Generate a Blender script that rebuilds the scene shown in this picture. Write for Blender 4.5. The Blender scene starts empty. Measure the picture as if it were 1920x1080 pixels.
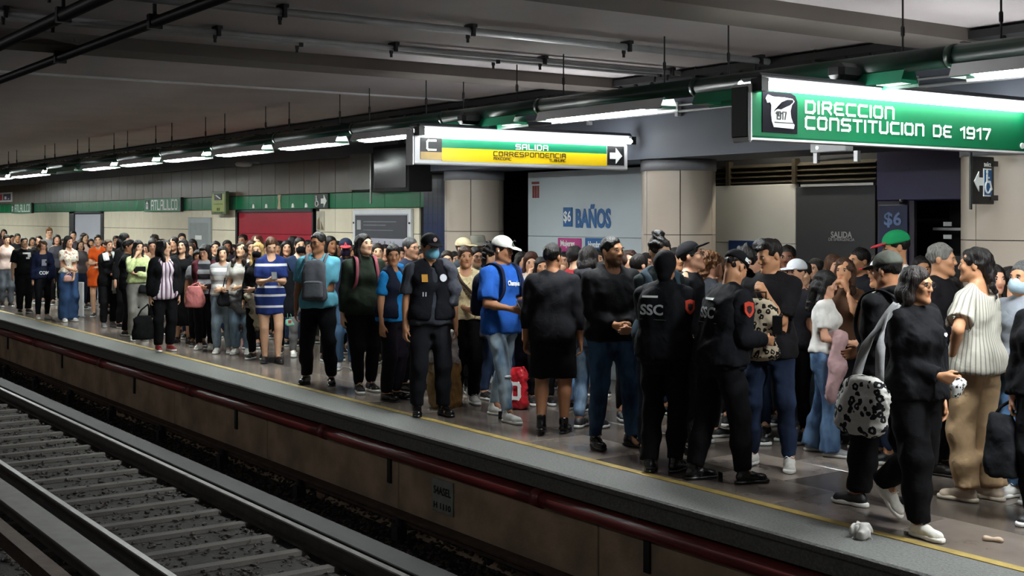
import bpy, math, random
import numpy as np
from mathutils import Vector, Matrix

# ------------------------------------------------------------------ camera, world, exposure
FPX, HC, VH = 2350.0, 1.88, 408.0          # focal length in pixels of a 1920 frame, eye height, horizon row
TH = math.atan(1650.0 / FPX)               # angle between the view axis and the platform direction (-X)
FX, FY = -math.cos(TH), math.sin(TH)       # view axis on the ground
RX, RY = math.sin(TH), math.cos(TH)        # image right on the ground
scene = bpy.context.scene
col = scene.collection
cam_d = bpy.data.cameras.new('camera')
cam = bpy.data.objects.new('camera', cam_d); col.objects.link(cam)
cam_d.sensor_width = 36.0
cam_d.lens = 36.0 * FPX / 1920.0
cam_d.shift_y = -(540.0 - VH) / 1920.0
cam_d.clip_start = 0.05; cam_d.clip_end = 300
cam.location = (0, 0, HC)
cam.rotation_euler = (math.pi / 2, 0, math.atan2(FY, FX) - math.pi / 2)
scene.camera = cam
world = bpy.data.worlds.new('world'); scene.world = world; world.use_nodes = True
world.node_tree.nodes['Background'].inputs[0].default_value = (0.75, 0.85, 1.0, 1)
world.node_tree.nodes['Background'].inputs[1].default_value = 0.012
vs = scene.view_settings
vs.view_transform = 'Standard'; vs.look = 'None'; vs.exposure = 0.0; vs.gamma = 1.0
vs.use_curve_mapping = False
scene.cycles.max_bounces = 5; scene.cycles.diffuse_bounces = 3; scene.cycles.glossy_bounces = 2; scene.cycles.caustics_reflective = False; scene.cycles.caustics_refractive = False
LAMP = 110.0         # radiance of the lit tubes over the platform
LAMP_OPP = 21.0      # tubes over the platform the photograph is taken from
LAMP_SIGN = 24.0    # tubes on the hanging signs

def on_d(u, d):                       # world x, y of image column u at depth d
    r = (u - 960.0) / FPX * d
    return FX * d + RX * r, FY * d + RY * r
def on_v(u, v, z=0.0):                # ... where the ray through (u, v) meets height z
    return on_d(u, FPX * (HC - z) / (v - VH))
def x_on_Y(u, Y):                     # world x where column u meets the plane y = Y
    k = (u - 960.0) / FPX
    d = Y / (FY + RY * k)
    return (FX + RX * k) * d
def z_on_Y(u, v, Y):
    k = (u - 960.0) / FPX
    return HC - (v - VH) / FPX * Y / (FY + RY * k)
# ------------------------------------------------------------------ materials
MATS = {}
def nt(name):
    m = bpy.data.materials.new(name); m.use_nodes = True
    t = m.node_tree; b = t.nodes['Principled BSDF']
    return m, t, b
def lin(c):
    return tuple((x / 12.92 if x <= .04045 else ((x + .055) / 1.055) ** 2.4) for x in c)
def hexc(h):
    h = h.lstrip('#'); return lin(tuple(int(h[i:i+2], 16) / 255 for i in (0, 2, 4)))
def N(t, typ, **kw):
    n = t.nodes.new(typ)
    for k, v in kw.items():
        setattr(n, k, v)
    return n
def ramp(t, stops, interp='LINEAR'):
    r = N(t, 'ShaderNodeValToRGB'); e = r.color_ramp; e.interpolation = interp
    while len(e.elements) < len(stops): e.elements.new(0.5)
    for el, (p, c) in zip(e.elements, stops):
        el.position = p; el.color = (*c, 1) if len(c) == 3 else c
    return r
def mat(name, color, rough=0.6, metal=0.0, var=0.15, scale=6.0, bump=0.0, bscale=60.0, spec=0.5, stretch=(1, 1, 1), detail=4.0, clear=0.0):
    """plain surface with mottled colour and fine relief"""
    key = ('m', name)
    if key in MATS: return MATS[key]
    m, t, b = nt(name); L = t.links
    c = hexc(color) if isinstance(color, str) else color
    tc = N(t, 'ShaderNodeTexCoord'); mp = N(t, 'ShaderNodeMapping'); mp.inputs['Scale'].default_value = stretch
    L.new(tc.outputs['Object'], mp.inputs[0])
    nz = N(t, 'ShaderNodeTexNoise'); nz.inputs['Scale'].default_value = scale; nz.inputs['Detail'].default_value = detail
    L.new(mp.outputs[0], nz.inputs['Vector'])
    lo = tuple(x * (1 - var) for x in c); hi = tuple(min(1, x * (1 + var)) for x in c)
    r = ramp(t, [(0.3, lo), (0.7, hi)])
    L.new(nz.outputs['Fac'], r.inputs[0]); L.new(r.outputs[0], b.inputs['Base Color'])
    b.inputs['Roughness'].default_value = rough; b.inputs['Metallic'].default_value = metal
    b.inputs['Specular IOR Level'].default_value = spec
    if clear: b.inputs['Coat Weight'].default_value = clear; b.inputs['Coat Roughness'].default_value = 0.15
    if bump:
        n2 = N(t, 'ShaderNodeTexNoise'); n2.inputs['Scale'].default_value = bscale; n2.inputs['Detail'].default_value = 3
        L.new(mp.outputs[0], n2.inputs['Vector'])
        bp = N(t, 'ShaderNodeBump'); bp.inputs['Strength'].default_value = bump; bp.inputs['Distance'].default_value = 0.01
        L.new(n2.outputs['Fac'], bp.inputs['Height']); L.new(bp.outputs[0], b.inputs['Normal'])
    MATS[key] = m
    return m
def emit(name, color, strength):
    key = ('e', name)
    if key in MATS: return MATS[key]
    m, t, b = nt(name)
    b.inputs['Base Color'].default_value = (.8, .8, .8, 1)
    b.inputs['Emission Color'].default_value = (*color, 1); b.inputs['Emission Strength'].default_value = strength
    MATS[key] = m
    return m
def fabric(color, kind='plain', color2=None, p=None, rough=0.85):
    """cloth: plain weave or a woven / printed pattern, in the garment's own coordinates"""
    key = ('f', color, kind, color2, str(p))
    if key in MATS: return MATS[key]
    m, t, b = nt('cloth_' + kind); L = t.links
    c = hexc(color); c2 = hexc(color2) if color2 else c
    p = p or {}
    tc = N(t, 'ShaderNodeTexCoord')
    nz = N(t, 'ShaderNodeTexNoise'); nz.inputs['Scale'].default_value = 9; nz.inputs['Detail'].default_value = 5
    L.new(tc.outputs['Object'], nz.inputs['Vector'])
    b.inputs['Roughness'].default_value = rough; b.inputs['Specular IOR Level'].default_value = 0.15
    def mixc(fac, a, bb):
        mx = N(t, 'ShaderNodeMix', data_type='RGBA'); mx.inputs['A'].default_value = (*a, 1); mx.inputs['B'].default_value = (*bb, 1)
        L.new(fac, mx.inputs['Factor']); return mx.outputs['Result']
    base = None
    if kind in ('hstripe', 'vstripe'):
        sp = N(t, 'ShaderNodeSeparateXYZ'); L.new(tc.outputs['Object'], sp.inputs[0])
        src = sp.outputs['Z']
        if kind == 'vstripe':
            at2 = N(t, 'ShaderNodeMath', operation='ARCTAN2'); L.new(sp.outputs['X'], at2.inputs[0]); L.new(sp.outputs['Y'], at2.inputs[1])
            ml = N(t, 'ShaderNodeMath', operation='MULTIPLY'); L.new(at2.outputs[0], ml.inputs[0]); ml.inputs[1].default_value = .16; src = ml.outputs[0]
        ad = N(t, 'ShaderNodeMath', operation='ADD'); L.new(src, ad.inputs[0]); ad.inputs[1].default_value = p.get('off', 0) + 40 * p.get('period', .05)
        md = N(t, 'ShaderNodeMath', operation='MODULO'); L.new(ad.outputs[0], md.inputs[0]); md.inputs[1].default_value = p.get('period', .05)
        lt = N(t, 'ShaderNodeMath', operation='LESS_THAN'); L.new(md.outputs[0], lt.inputs[0]); lt.inputs[1].default_value = p.get('w', .02)
        base = mixc(lt.outputs[0], c, c2)
    elif kind == 'bands':                      # stripes at given heights
        sp = N(t, 'ShaderNodeSeparateXYZ'); L.new(tc.outputs['Object'], sp.inputs[0])
        prev = None
        for z0, z1 in p['z']:
            g = N(t, 'ShaderNodeMath', operation='COMPARE'); L.new(sp.outputs['Z'], g.inputs[0])
            g.inputs[1].default_value = (z0 + z1) / 2; g.inputs[2].default_value = abs(z1 - z0) / 2
            if prev is None: prev = g.outputs[0]
            else:
                a = N(t, 'ShaderNodeMath', operation='MAXIMUM'); L.new(prev, a.inputs[0]); L.new(g.outputs[0], a.inputs[1]); prev = a.outputs[0]
        base = mixc(prev, c, c2)
    elif kind in ('leopard', 'floral', 'camo'):
        v = N(t, 'ShaderNodeTexVoronoi', feature='F1'); v.inputs['Scale'].default_value = p.get('scale', 22)
        n3 = N(t, 'ShaderNodeTexNoise'); n3.inputs['Scale'].default_value = p.get('scale', 22) * 1.6
        L.new(tc.outputs['Object'], n3.inputs['Vector'])
        mx = N(t, 'ShaderNodeMix', data_type='VECTOR'); mx.inputs['Factor'].default_value = p.get('warp', .06)
        L.new(tc.outputs['Object'], mx.inputs['A']); L.new(n3.outputs['Color'], mx.inputs['B'])
        L.new(mx.outputs['Result'], v.inputs['Vector'])
        if kind == 'leopard':
            r = ramp(t, [(0, tuple(x * .8 for x in c)), (.17, c2), (.46, c)], 'CONSTANT')
        elif kind == 'floral':
            r = ramp(t, [(0, c2), (.22, hexc(p.get('c3', color2))), (.36, c), (.7, tuple(x * .8 for x in c))], 'CONSTANT')
        else:
            r = ramp(t, [(0, c), (.35, c2), (.55, hexc(p.get('c3', color2)))], 'CONSTANT')
        L.new(v.outputs['Distance'], r.inputs[0]); base = r.outputs[0]
    elif kind == 'denim':
        r = ramp(t, [(.35, tuple(x * .75 for x in c)), (.62, c2 if color2 else tuple(min(1, x * 1.5) for x in c))])
        n3 = N(t, 'ShaderNodeTexNoise'); n3.inputs['Scale'].default_value = 5; n3.inputs['Detail'].default_value = 6
        mp = N(t, 'ShaderNodeMapping'); mp.inputs['Scale'].default_value = (1.6, 1.6, .7); L.new(tc.outputs['Object'], mp.inputs[0])
        L.new(mp.outputs[0], n3.inputs['Vector']); L.new(n3.outputs['Fac'], r.inputs[0]); base = r.outputs[0]
    if base is None:
        r = ramp(t, [(.3, tuple(x * .86 for x in c)), (.7, tuple(min(1, x * 1.12) for x in c))])
        L.new(nz.outputs['Fac'], r.inputs[0]); base = r.outputs[0]
    L.new(base, b.inputs['Base Color'])
    w = N(t, 'ShaderNodeTexNoise'); w.inputs['Scale'].default_value = 11; w.inputs['Detail'].default_value = 3; w.inputs['Distortion'].default_value = .9
    L.new(tc.outputs['Object'], w.inputs['Vector'])
    bp = N(t, 'ShaderNodeBump'); bp.inputs['Strength'].default_value = 0.3; bp.inputs['Distance'].default_value = 0.02
    L.new(w.outputs['Fac'], bp.inputs['Height']); L.new(bp.outputs[0], b.inputs['Normal'])
    MATS[key] = m
    return m
def hairmat(color):
    key = ('h', color)
    if key in MATS: return MATS[key]
    m, t, b = nt('hair'); L = t.links; c = hexc(color)
    tc = N(t, 'ShaderNodeTexCoord'); mp = N(t, 'ShaderNodeMapping'); mp.inputs['Scale'].default_value = (95, 95, 9)
    L.new(tc.outputs['Object'], mp.inputs[0])
    nz = N(t, 'ShaderNodeTexNoise'); nz.inputs['Scale'].default_value = 1; nz.inputs['Detail'].default_value = 3; L.new(mp.outputs[0], nz.inputs['Vector'])
    r = ramp(t, [(.3, tuple(x * .55 for x in c)), (.7, tuple(min(1, x * 1.5) for x in c))]); L.new(nz.outputs['Fac'], r.inputs[0])
    L.new(r.outputs[0], b.inputs['Base Color']); b.inputs['Roughness'].default_value = .5; b.inputs['Specular IOR Level'].default_value = .28
    bp = N(t, 'ShaderNodeBump'); bp.inputs['Strength'].default_value = .7; bp.inputs['Distance'].default_value = .016
    L.new(nz.outputs['Fac'], bp.inputs['Height']); L.new(bp.outputs[0], b.inputs['Normal'])
    MATS[key] = m
    return m
def skinmat():
    key = ('skin',)
    if key in MATS: return MATS[key]
    m, t, b = nt('skin'); L = t.links
    at = N(t, 'ShaderNodeAttribute'); at.attribute_name = 'Col'
    tc = N(t, 'ShaderNodeTexCoord'); nz = N(t, 'ShaderNodeTexNoise'); nz.inputs['Scale'].default_value = 30; nz.inputs['Detail'].default_value = 4
    L.new(tc.outputs['Object'], nz.inputs['Vector'])
    mr = N(t, 'ShaderNodeMapRange'); mr.inputs['To Min'].default_value = .88; mr.inputs['To Max'].default_value = 1.1
    L.new(nz.outputs['Fac'], mr.inputs['Value'])
    vm = N(t, 'ShaderNodeVectorMath', operation='SCALE'); L.new(at.outputs['Color'], vm.inputs[0]); L.new(mr.outputs[0], vm.inputs['Scale'])
    L.new(vm.outputs[0], b.inputs['Base Color']); b.inputs['Roughness'].default_value = .5; b.inputs['Specular IOR Level'].default_value = .35
    b.inputs['Subsurface Weight'].default_value = 0.0
    MATS[key] = m
    return m

# ------------------------------------------------------------------ mesh helpers
class MB:
    """collects boxes, tubes and plates into one mesh"""
    def __init__(s): s.v, s.f = [], []
    def add(s, vs, fs):
        b = len(s.v); s.v += [tuple(map(float, p)) for p in vs]; s.f += [tuple(i + b for i in f) for f in fs]; return s
    def box(s, x0, x1, y0, y1, z0, z1, bev=0.0):
        if bev <= 0:
            vs = [(x, y, z) for z in (z0, z1) for y in (y0, y1) for x in (x0, x1)]
            return s.add(vs, [(0, 2, 3, 1), (4, 5, 7, 6), (0, 1, 5, 4), (2, 6, 7, 3), (0, 4, 6, 2), (1, 3, 7, 5)])
        b = min(bev, abs(x1 - x0) * .45, abs(y1 - y0) * .45, abs(z1 - z0) * .45)
        vs, idx = [], {}
        for sx, X in ((-1, x0), (1, x1)):
            for sy, Y in ((-1, y0), (1, y1)):
                for sz, Z in ((-1, z0), (1, z1)):
                    for a in range(3):
                        p = [X - sx * b, Y - sy * b, Z - sz * b]
                        p[a] = (X, Y, Z)[a]
                        idx[(sx, sy, sz, a)] = len(vs); vs.append(p)
        fs = []
        def q(ids): fs.append(tuple(idx[i] for i in ids))
        for sg in (-1, 1):
            for a in range(3):
                o1, o2 = [(1, 2), (2, 0), (0, 1)][a]
                ring = [(-1, -1), (1, -1), (1, 1), (-1, 1)]
                if sg < 0: ring = ring[::-1]
                ids = []
                for p1, p2 in ring:
                    sgn = [0, 0, 0]; sgn[a] = sg; sgn[o1] = p1; sgn[o2] = p2; ids.append((*sgn, a))
                q(ids)
        for a in range(3):
            o1, o2 = [(1, 2), (2, 0), (0, 1)][a]
            for s1 in (-1, 1):
                for s2 in (-1, 1):
                    def k(e, ax):
                        sgn = [0, 0, 0]; sgn[a] = e; sgn[o1] = s1; sgn[o2] = s2; return (*sgn, ax)
                    ids = [k(-1, o1), k(1, o1), k(1, o2), k(-1, o2)]
                    q(ids if s1 * s2 < 0 else ids[::-1])
        for sx in (-1, 1):
            for sy in (-1, 1):
                for sz in (-1, 1):
                    ids = [(sx, sy, sz, 0), (sx, sy, sz, 1), (sx, sy, sz, 2)]
                    q(ids if sx * sy * sz > 0 else ids[::-1])
        return s.add(vs, fs)
    def tube(s, pts, r, n=8, cap=True, closed=False):
        pts = [Vector(p) for p in pts]; m = len(pts)
        rs = r if isinstance(r, (list, tuple)) else [r] * m
        up = Vector((0, 0, 1)); rings = []
        prevx = None
        for i, p in enumerate(pts):
            if closed: d = pts[(i + 1) % m] - pts[i - 1]
            else: d = pts[min(i + 1, m - 1)] - pts[max(i - 1, 0)]
            d.normalize()
            if prevx is None:
                x = d.cross(up)
                if x.length < 1e-3: x = d.cross(Vector((1, 0, 0)))
            else:
                x = prevx - d * prevx.dot(d)
            x.normalize(); y = d.cross(x); prevx = x
            rings.append([p + (x * math.cos(2 * math.pi * k / n) + y * math.sin(2 * math.pi * k / n)) * rs[i] for k in range(n)])
        vs = [v for rg in rings for v in rg]; fs = []
        for i in range(m if closed else m - 1):
            a, b = i * n, ((i + 1) % m) * n
            for k in range(n):
                fs.append((a + k, a + (k + 1) % n, b + (k + 1) % n, b + k))
        if cap and not closed:
            fs.append(tuple(range(n))[::-1]); fs.append(tuple((m - 1) * n + k for k in range(n)))
        return s.add(vs, fs)
    def lathe(s, prof, c=(0, 0), n=24, cap=True):
        vs = [(c[0] + r * math.cos(2 * math.pi * k / n), c[1] + r * math.sin(2 * math.pi * k / n), z) for r, z in prof for k in range(n)]
        fs = []
        for i in range(len(prof) - 1):
            for k in range(n):
                fs.append((i * n + k, i * n + (k + 1) % n, (i + 1) * n + (k + 1) % n, (i + 1) * n + k))
        if cap:
            fs.append(tuple(range(n))[::-1]); fs.append(tuple((len(prof) - 1) * n + k for k in range(n)))
        return s.add(vs, fs)
    def prism(s, poly, y0, y1):
        """polygon in x, z given counter-clockwise seen from -y, extruded from y0 (front) to y1"""
        n = len(poly)
        vs = [(x, y0, z) for x, z in poly] + [(x, y1, z) for x, z in poly]
        fs = [tuple(range(n)), tuple(range(2 * n - 1, n - 1, -1))] + [(i, i + n, (i + 1) % n + n, (i + 1) % n) for i in range(n)]
        return s.add(vs, fs)
    def mesh(s, name, smooth=False):
        me = bpy.data.meshes.new(name); me.from_pydata(s.v, [], s.f)
        if smooth: me.polygons.foreach_set('use_smooth', [True] * len(me.polygons))
        me.update(); return me
    def build(s, name, m, parent=None, smooth=False, loc=None, rz=None):
        return link(name, s.mesh(name, smooth), m, parent, loc, rz)
def link(name, me, m=None, parent=None, loc=None, rz=None):
    o = bpy.data.objects.new(name, me); col.objects.link(o)
    if m is not None:
        if len(me.materials) == 0: me.materials.append(None if False else m)
        o.material_slots[0].link = 'OBJECT'; o.material_slots[0].material = m
    if parent is not None: o.parent = parent
    if loc is not None: o.location = loc
    if rz is not None: o.rotation_euler = (0, 0, rz)
    return o
def empty(name, loc=(0, 0, 0), rz=0.0):
    o = bpy.data.objects.new(name, None); col.objects.link(o); o.location = loc; o.rotation_euler = (0, 0, rz)
    o.empty_display_size = .1
    return o
def tag(o, label=None, cat=None, group=None, kind=None):
    if label: o['label'] = label
    if cat: o['category'] = cat
    if group: o['group'] = group
    if kind: o['kind'] = kind
    return o
def struct(o):
    o['kind'] = 'structure'; return o

# text: outlines of the built-in font, as thin solid letters lying in the x, z plane and facing -y
def text_mesh(txt, size, width=None, depth=0.002, bold=0.0):
    c = bpy.data.curves.new('lettering', 'FONT'); c.body = txt; c.size = size; c.extrude = depth; c.offset = bold
    c.align_x = 'CENTER'; c.align_y = 'CENTER'; c.resolution_u = 3
    o = bpy.data.objects.new('t', c); col.objects.link(o)
    dg = bpy.context.evaluated_depsgraph_get(); me = bpy.data.meshes.new_from_object(o.evaluated_get(dg))
    bpy.data.objects.remove(o); bpy.data.curves.remove(c)
    co = np.empty(len(me.vertices) * 3, np.float32); me.vertices.foreach_get('co', co); co = co.reshape(-1, 3)
    cx = (co[:, 0].max() + co[:, 0].min()) / 2; w = co[:, 0].max() - co[:, 0].min(); cz = (co[:, 1].max() + co[:, 1].min()) / 2
    k = width / w if width else 1.0
    out = np.stack([(co[:, 0] - cx) * k, -co[:, 2], co[:, 1] - cz], 1)
    me.vertices.foreach_set('co', out.ravel()); me.materials.clear(); me.update()
    return me
# squared signage lettering drawn with strokes
GLYPH = {
 'A': [[(0,0),(0,.85),(.15,1),(.85,1),(1,.85),(1,0)], [(0,.45),(1,.45)]],
 'C': [[(1,1),(.15,1),(0,.85),(0,.15),(.15,0),(1,0)]],
 'D': [[(0,0),(0,1),(.8,1),(1,.8),(1,.2),(.8,0),(0,0)]],
 'E': [[(1,1),(.2,1),(0,.8),(0,.2),(.2,0),(1,0)], [(0,.5),(.8,.5)]],
 'H': [[(0,0),(0,1)], [(0,.5),(1,.5)], [(1,0),(1,1)]],
 'I': [[(0,0),(0,1)]],
 'L': [[(0,1),(0,0),(1,0)]],
 'M': [[(0,0),(0,1),(.9,1),(1,.9),(1,0)], [(.5,1),(.5,.3)]],
 'N': [[(0,0),(0,1),(.85,1),(1,.85),(1,0)]],
 'O': [[(.15,0),(0,.15),(0,.85),(.15,1),(.85,1),(1,.85),(1,.15),(.85,0),(.15,0)]],
 'P': [[(0,0),(0,1),(.85,1),(1,.85),(1,.55),(.85,.42),(0,.42)]],
 'R': [[(0,0),(0,1),(.85,1),(1,.85),(1,.6),(.85,.48),(0,.48)], [(.55,.48),(1,0)]],
 'S': [[(1,1),(.15,1),(0,.88),(0,.6),(.15,.5),(.85,.5),(1,.4),(1,.12),(.85,0),(0,0)]],
 'T': [[(0,1),(1,1)], [(.5,1),(.5,0)]],
 'U': [[(0,1),(0,.15),(.15,0),(.85,0),(1,.15),(1,1)]],
 'X': [[(0,0),(1,1)], [(0,1),(1,0)]],
 '1': [[(0,.8),(.5,1),(.5,0)]],
 '7': [[(0,1),(1,1),(.45,0)]],
 '9': [[(0,0),(.85,0),(1,.15),(1,.85),(.85,1),(.15,1),(0,.85),(0,.55),(.15,.45),(1,.45)]],
}
def stroke_text(mb, txt, x, z, h, y=0.0, w=None, th=None, gap=None, total=None):
    """letters of height h from x to the right on the line z, proud of the plane y"""
    w = w or h * .62; th = th or h * .16; gap = gap or h * .3
    def wid(ch): return w * (.0 if ch == 'I' else .5 if ch == '1' else .55 if ch == ' ' else 1)
    if total:
        nat = sum(wid(c) for c in txt) + gap * (len(txt) - 1); k = total / nat; w *= k; gap *= k
    si = 0
    for ch in txt:
        if ch != ' ':
            for pl in GLYPH[ch]:
                P = [(x + px * (w if ch != 'I' else 0), z + pz * h) for px, pz in pl]
                for (ax, az), (bx, bz) in zip(P[:-1], P[1:]):
                    dx, dz = bx - ax, bz - az; l = math.hypot(dx, dz) or 1; dx /= l; dz /= l
                    e = th * .5; ax2, az2, bx2, bz2 = ax - dx * e, az - dz * e, bx + dx * e, bz + dz * e
                    nx, nz = -dz * th / 2, dx * th / 2; si += 1; yo = (si % 11) * .0003
                    mb.prism([(ax2 - nx, az2 - nz), (bx2 - nx, bz2 - nz), (bx2 + nx, bz2 + nz), (ax2 + nx, az2 + nz)], y - .002 - yo, y)
        x += wid(ch) + gap
    return mb

def words_text(parent, m, txt, x, z, h, total, th):
    """a line of squared lettering, one object per word, spread over the given width"""
    wid = lambda ch: h * .62 * (.0 if ch == 'I' else .5 if ch == '1' else .55 if ch == ' ' else 1)
    k = total / (sum(wid(c) for c in txt) + h * .3 * (len(txt) - 1))
    for wd in txt.split(' '):
        mb = MB(); stroke_text(mb, wd, x, z, h, -.05, w=h * .62 * k, th=th, gap=h * .3 * k); mb.build('lettering', m, parent)
        x += k * (sum(wid(c) for c in wd) + h * .3 * len(wd) + wid(' ') + h * .3)
# ------------------------------------------------------------------ soft solids: blended distance fields turned into one closed skin
def smin(a, b, k):
    h = np.maximum(k - np.abs(a - b), 0) / k
    return np.minimum(a, b) - h * h * k * .25
class Solid:
    def __init__(s): s.p = []; s.noise = None
    def cone(s, a, b, r1, r2=None, k=.02, op='+', flat=None):
        a = np.array(a, np.float32); b = np.array(b, np.float32); r2 = r1 if r2 is None else r2
        lo = np.minimum(a - r1, b - r2); hi = np.maximum(a + r1, b + r2)
        ba = b - a; l2 = float(ba @ ba) + 1e-9
        def f(X, Y, Z):
            px, py, pz = X - a[0], Y - a[1], Z - a[2]
            t = np.clip((px * ba[0] + py * ba[1] + pz * ba[2]) / l2, 0, 1)
            qx = px - t * ba[0]; qy = py - t * ba[1]; qz = pz - t * ba[2]
            return np.sqrt(qx * qx + qy * qy + qz * qz) - (r1 + (r2 - r1) * t)
        s.p.append((lo, hi, f, k, op)); return s
    def chain(s, pts, rs, k=.02, op='+'):
        for i in range(len(pts) - 1): s.cone(pts[i], pts[i + 1], rs[i], rs[i + 1], k, op)
        return s
    def ell(s, c, r, k=.02, op='+', R=None):
        c = np.array(c, np.float32); r = np.array(r, np.float32)
        e = r if R is None else np.abs(np.array(R)) @ r
        lo, hi = c - e, c + e
        Rm = None if R is None else np.array(R, np.float32)
        def f(X, Y, Z):
            px, py, pz = X - c[0], Y - c[1], Z - c[2]
            if Rm is not None:
                px, py, pz = (Rm[0, 0] * px + Rm[1, 0] * py + Rm[2, 0] * pz, Rm[0, 1] * px + Rm[1, 1] * py + Rm[2, 1] * pz, Rm[0, 2] * px + Rm[1, 2] * py + Rm[2, 2] * pz)
            ux, uy, uz = px / r[0], py / r[1], pz / r[2]
            k0 = np.sqrt(ux * ux + uy * uy + uz * uz) + 1e-6
            k1 = np.sqrt((ux / r[0]) ** 2 + (uy / r[1]) ** 2 + (uz / r[2]) ** 2) + 1e-6
            return k0 * (k0 - 1) / k1
        s.p.append((lo, hi, f, k, op)); return s
    def loft(s, zs, a, b, cx=0.0, cy=0.0, n=2.4, k=.03, op='+', rnd=.015):
        zs = np.array(zs, float); a = np.array(a, float); b = np.array(b, float)
        cx = np.broadcast_to(np.array(cx, float), zs.shape); cy = np.broadcast_to(np.array(cy, float), zs.shape)
        lo = np.array([(cx - a).min(), (cy - b).min(), zs[0]], np.float32); hi = np.array([(cx + a).max(), (cy + b).max(), zs[-1]], np.float32)
        zd = np.linspace(zs[0], zs[-1], 80)
        def sm(v):
            q = np.interp(zd, zs, v); q = np.concatenate([[q[0]] * 4, q, [q[-1]] * 4])
            return np.convolve(q, np.ones(9) / 9, 'valid')
        A, B, CX, CY = sm(a), sm(b), sm(cx), sm(cy)
        def f(X, Y, Z):
            z = Z.ravel(); sh = Z.shape
            aa = np.interp(z, zd, A).astype(np.float32).reshape(sh); bb = np.interp(z, zd, B).astype(np.float32).reshape(sh)
            xx = np.interp(z, zd, CX).astype(np.float32).reshape(sh); yy = np.interp(z, zd, CY).astype(np.float32).reshape(sh)
            q = ((np.abs(X - xx) / aa) ** n + (np.abs(Y - yy) / bb) ** n) ** (1 / n)
            d = (q - 1) * np.minimum(aa, bb)
            e = np.maximum(zs[0] - Z, Z - zs[-1]).astype(np.float32) + 0 * d
            return -smin(-d, -e, rnd)
        s.p.append((lo, hi, f, k, op)); return s
    def plane_cut(s, nrm, off, k=.008, band=None):
        """keeps the side where n.p < off"""
        nrm = np.array(nrm, np.float32)
        def f(X, Y, Z): return -(X * nrm[0] + Y * nrm[1] + Z * nrm[2] - off)
        s.p.append((None, None, f, k, '-')); return s
    def bounds(s):
        P = [p for p in s.p if p[4] == '+']
        return np.min([p[0] for p in P], 0), np.max([p[1] for p in P], 0)
    def axes(s, h, fine=None, hf=None):
        lo, hi = s.bounds(); out = []
        for a in range(3):
            x0, x1 = lo[a] - 2.2 * h, hi[a] + 2.2 * h
            if not fine:
                out.append(np.linspace(x0, x1, max(4, int((x1 - x0) / h) + 1)).astype(np.float32)); continue
            iv = sorted((f[0][a], f[1][a]) for f in fine); mg = []
            for i0, i1 in iv:
                if mg and i0 <= mg[-1][1] + 2 * hf: mg[-1][1] = max(mg[-1][1], i1)
                else: mg.append([i0, i1])
            xs, cur = [], x0
            for i0, i1 in mg + [[x1, None]]:
                i0 = min(max(i0, cur), x1)
                if i0 - cur > 1e-5:
                    n = max(1, int(round((i0 - cur) / h))); xs += list(np.linspace(cur, i0, n, endpoint=False)); cur = i0
                if i1 is not None:
                    i1 = min(i1, x1)
                    if i1 - cur > 1e-5:
                        n = max(1, int(round((i1 - cur) / hf))); xs += list(np.linspace(cur, i1, n, endpoint=False)); cur = i1
            xs.append(x1); out.append(np.array(xs, np.float32))
        return out
    def polygonise(s, h, fine=None, hf=None, smooth=1):
        xs, ys, zs = s.axes(h, fine, hf)
        V = np.full((len(xs), len(ys), len(zs)), .3, np.float32)
        m0 = 2.5 * h
        def sl(ax, lo, hi): return slice(max(0, np.searchsorted(ax, lo) - 1), np.searchsorted(ax, hi) + 1)
        for lo, hi, f, k, op in s.p:
            if lo is None: I = (slice(None),) * 3
            else:
                m = m0 + k
                I = (sl(xs, lo[0] - m, hi[0] + m), sl(ys, lo[1] - m, hi[1] + m), sl(zs, lo[2] - m, hi[2] + m))
            d = f(xs[I[0]][:, None, None], ys[I[1]][None, :, None], zs[I[2]][None, None, :])
            if d.size == 0: continue
            V[I] = smin(V[I], d, k) if op == '+' else -smin(-V[I], d, k)
        if s.noise:
            amp, fr, seed = s.noise; rg = np.random.RandomState(seed)
            X, Y, Z = xs[:, None, None], ys[None, :, None], zs[None, None, :]
            for it in range(7 if fr < 50 else 4):
                w = rg.normal(size=3); w /= np.linalg.norm(w); w2 = rg.normal(size=3); w2 /= np.linalg.norm(w2); ph = rg.uniform(0, 6.3, 2); g = fr * rg.uniform(.6, 1.7) * (2.3 if it >= 4 else 1)
                fld = np.sin(g * (w[0] * X + w[1] * Y + w[2] * Z) + ph[0] + 1.5 * np.sin(g * .6 * (w2[0] * X + w2[1] * Y + w2[2] * Z) + ph[1])).astype(np.float32)
                V += (amp * .5) * fld if it < 4 else (amp * .55) * (np.abs(fld) - .6)
        return nets(V, xs, ys, zs, smooth)
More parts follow.
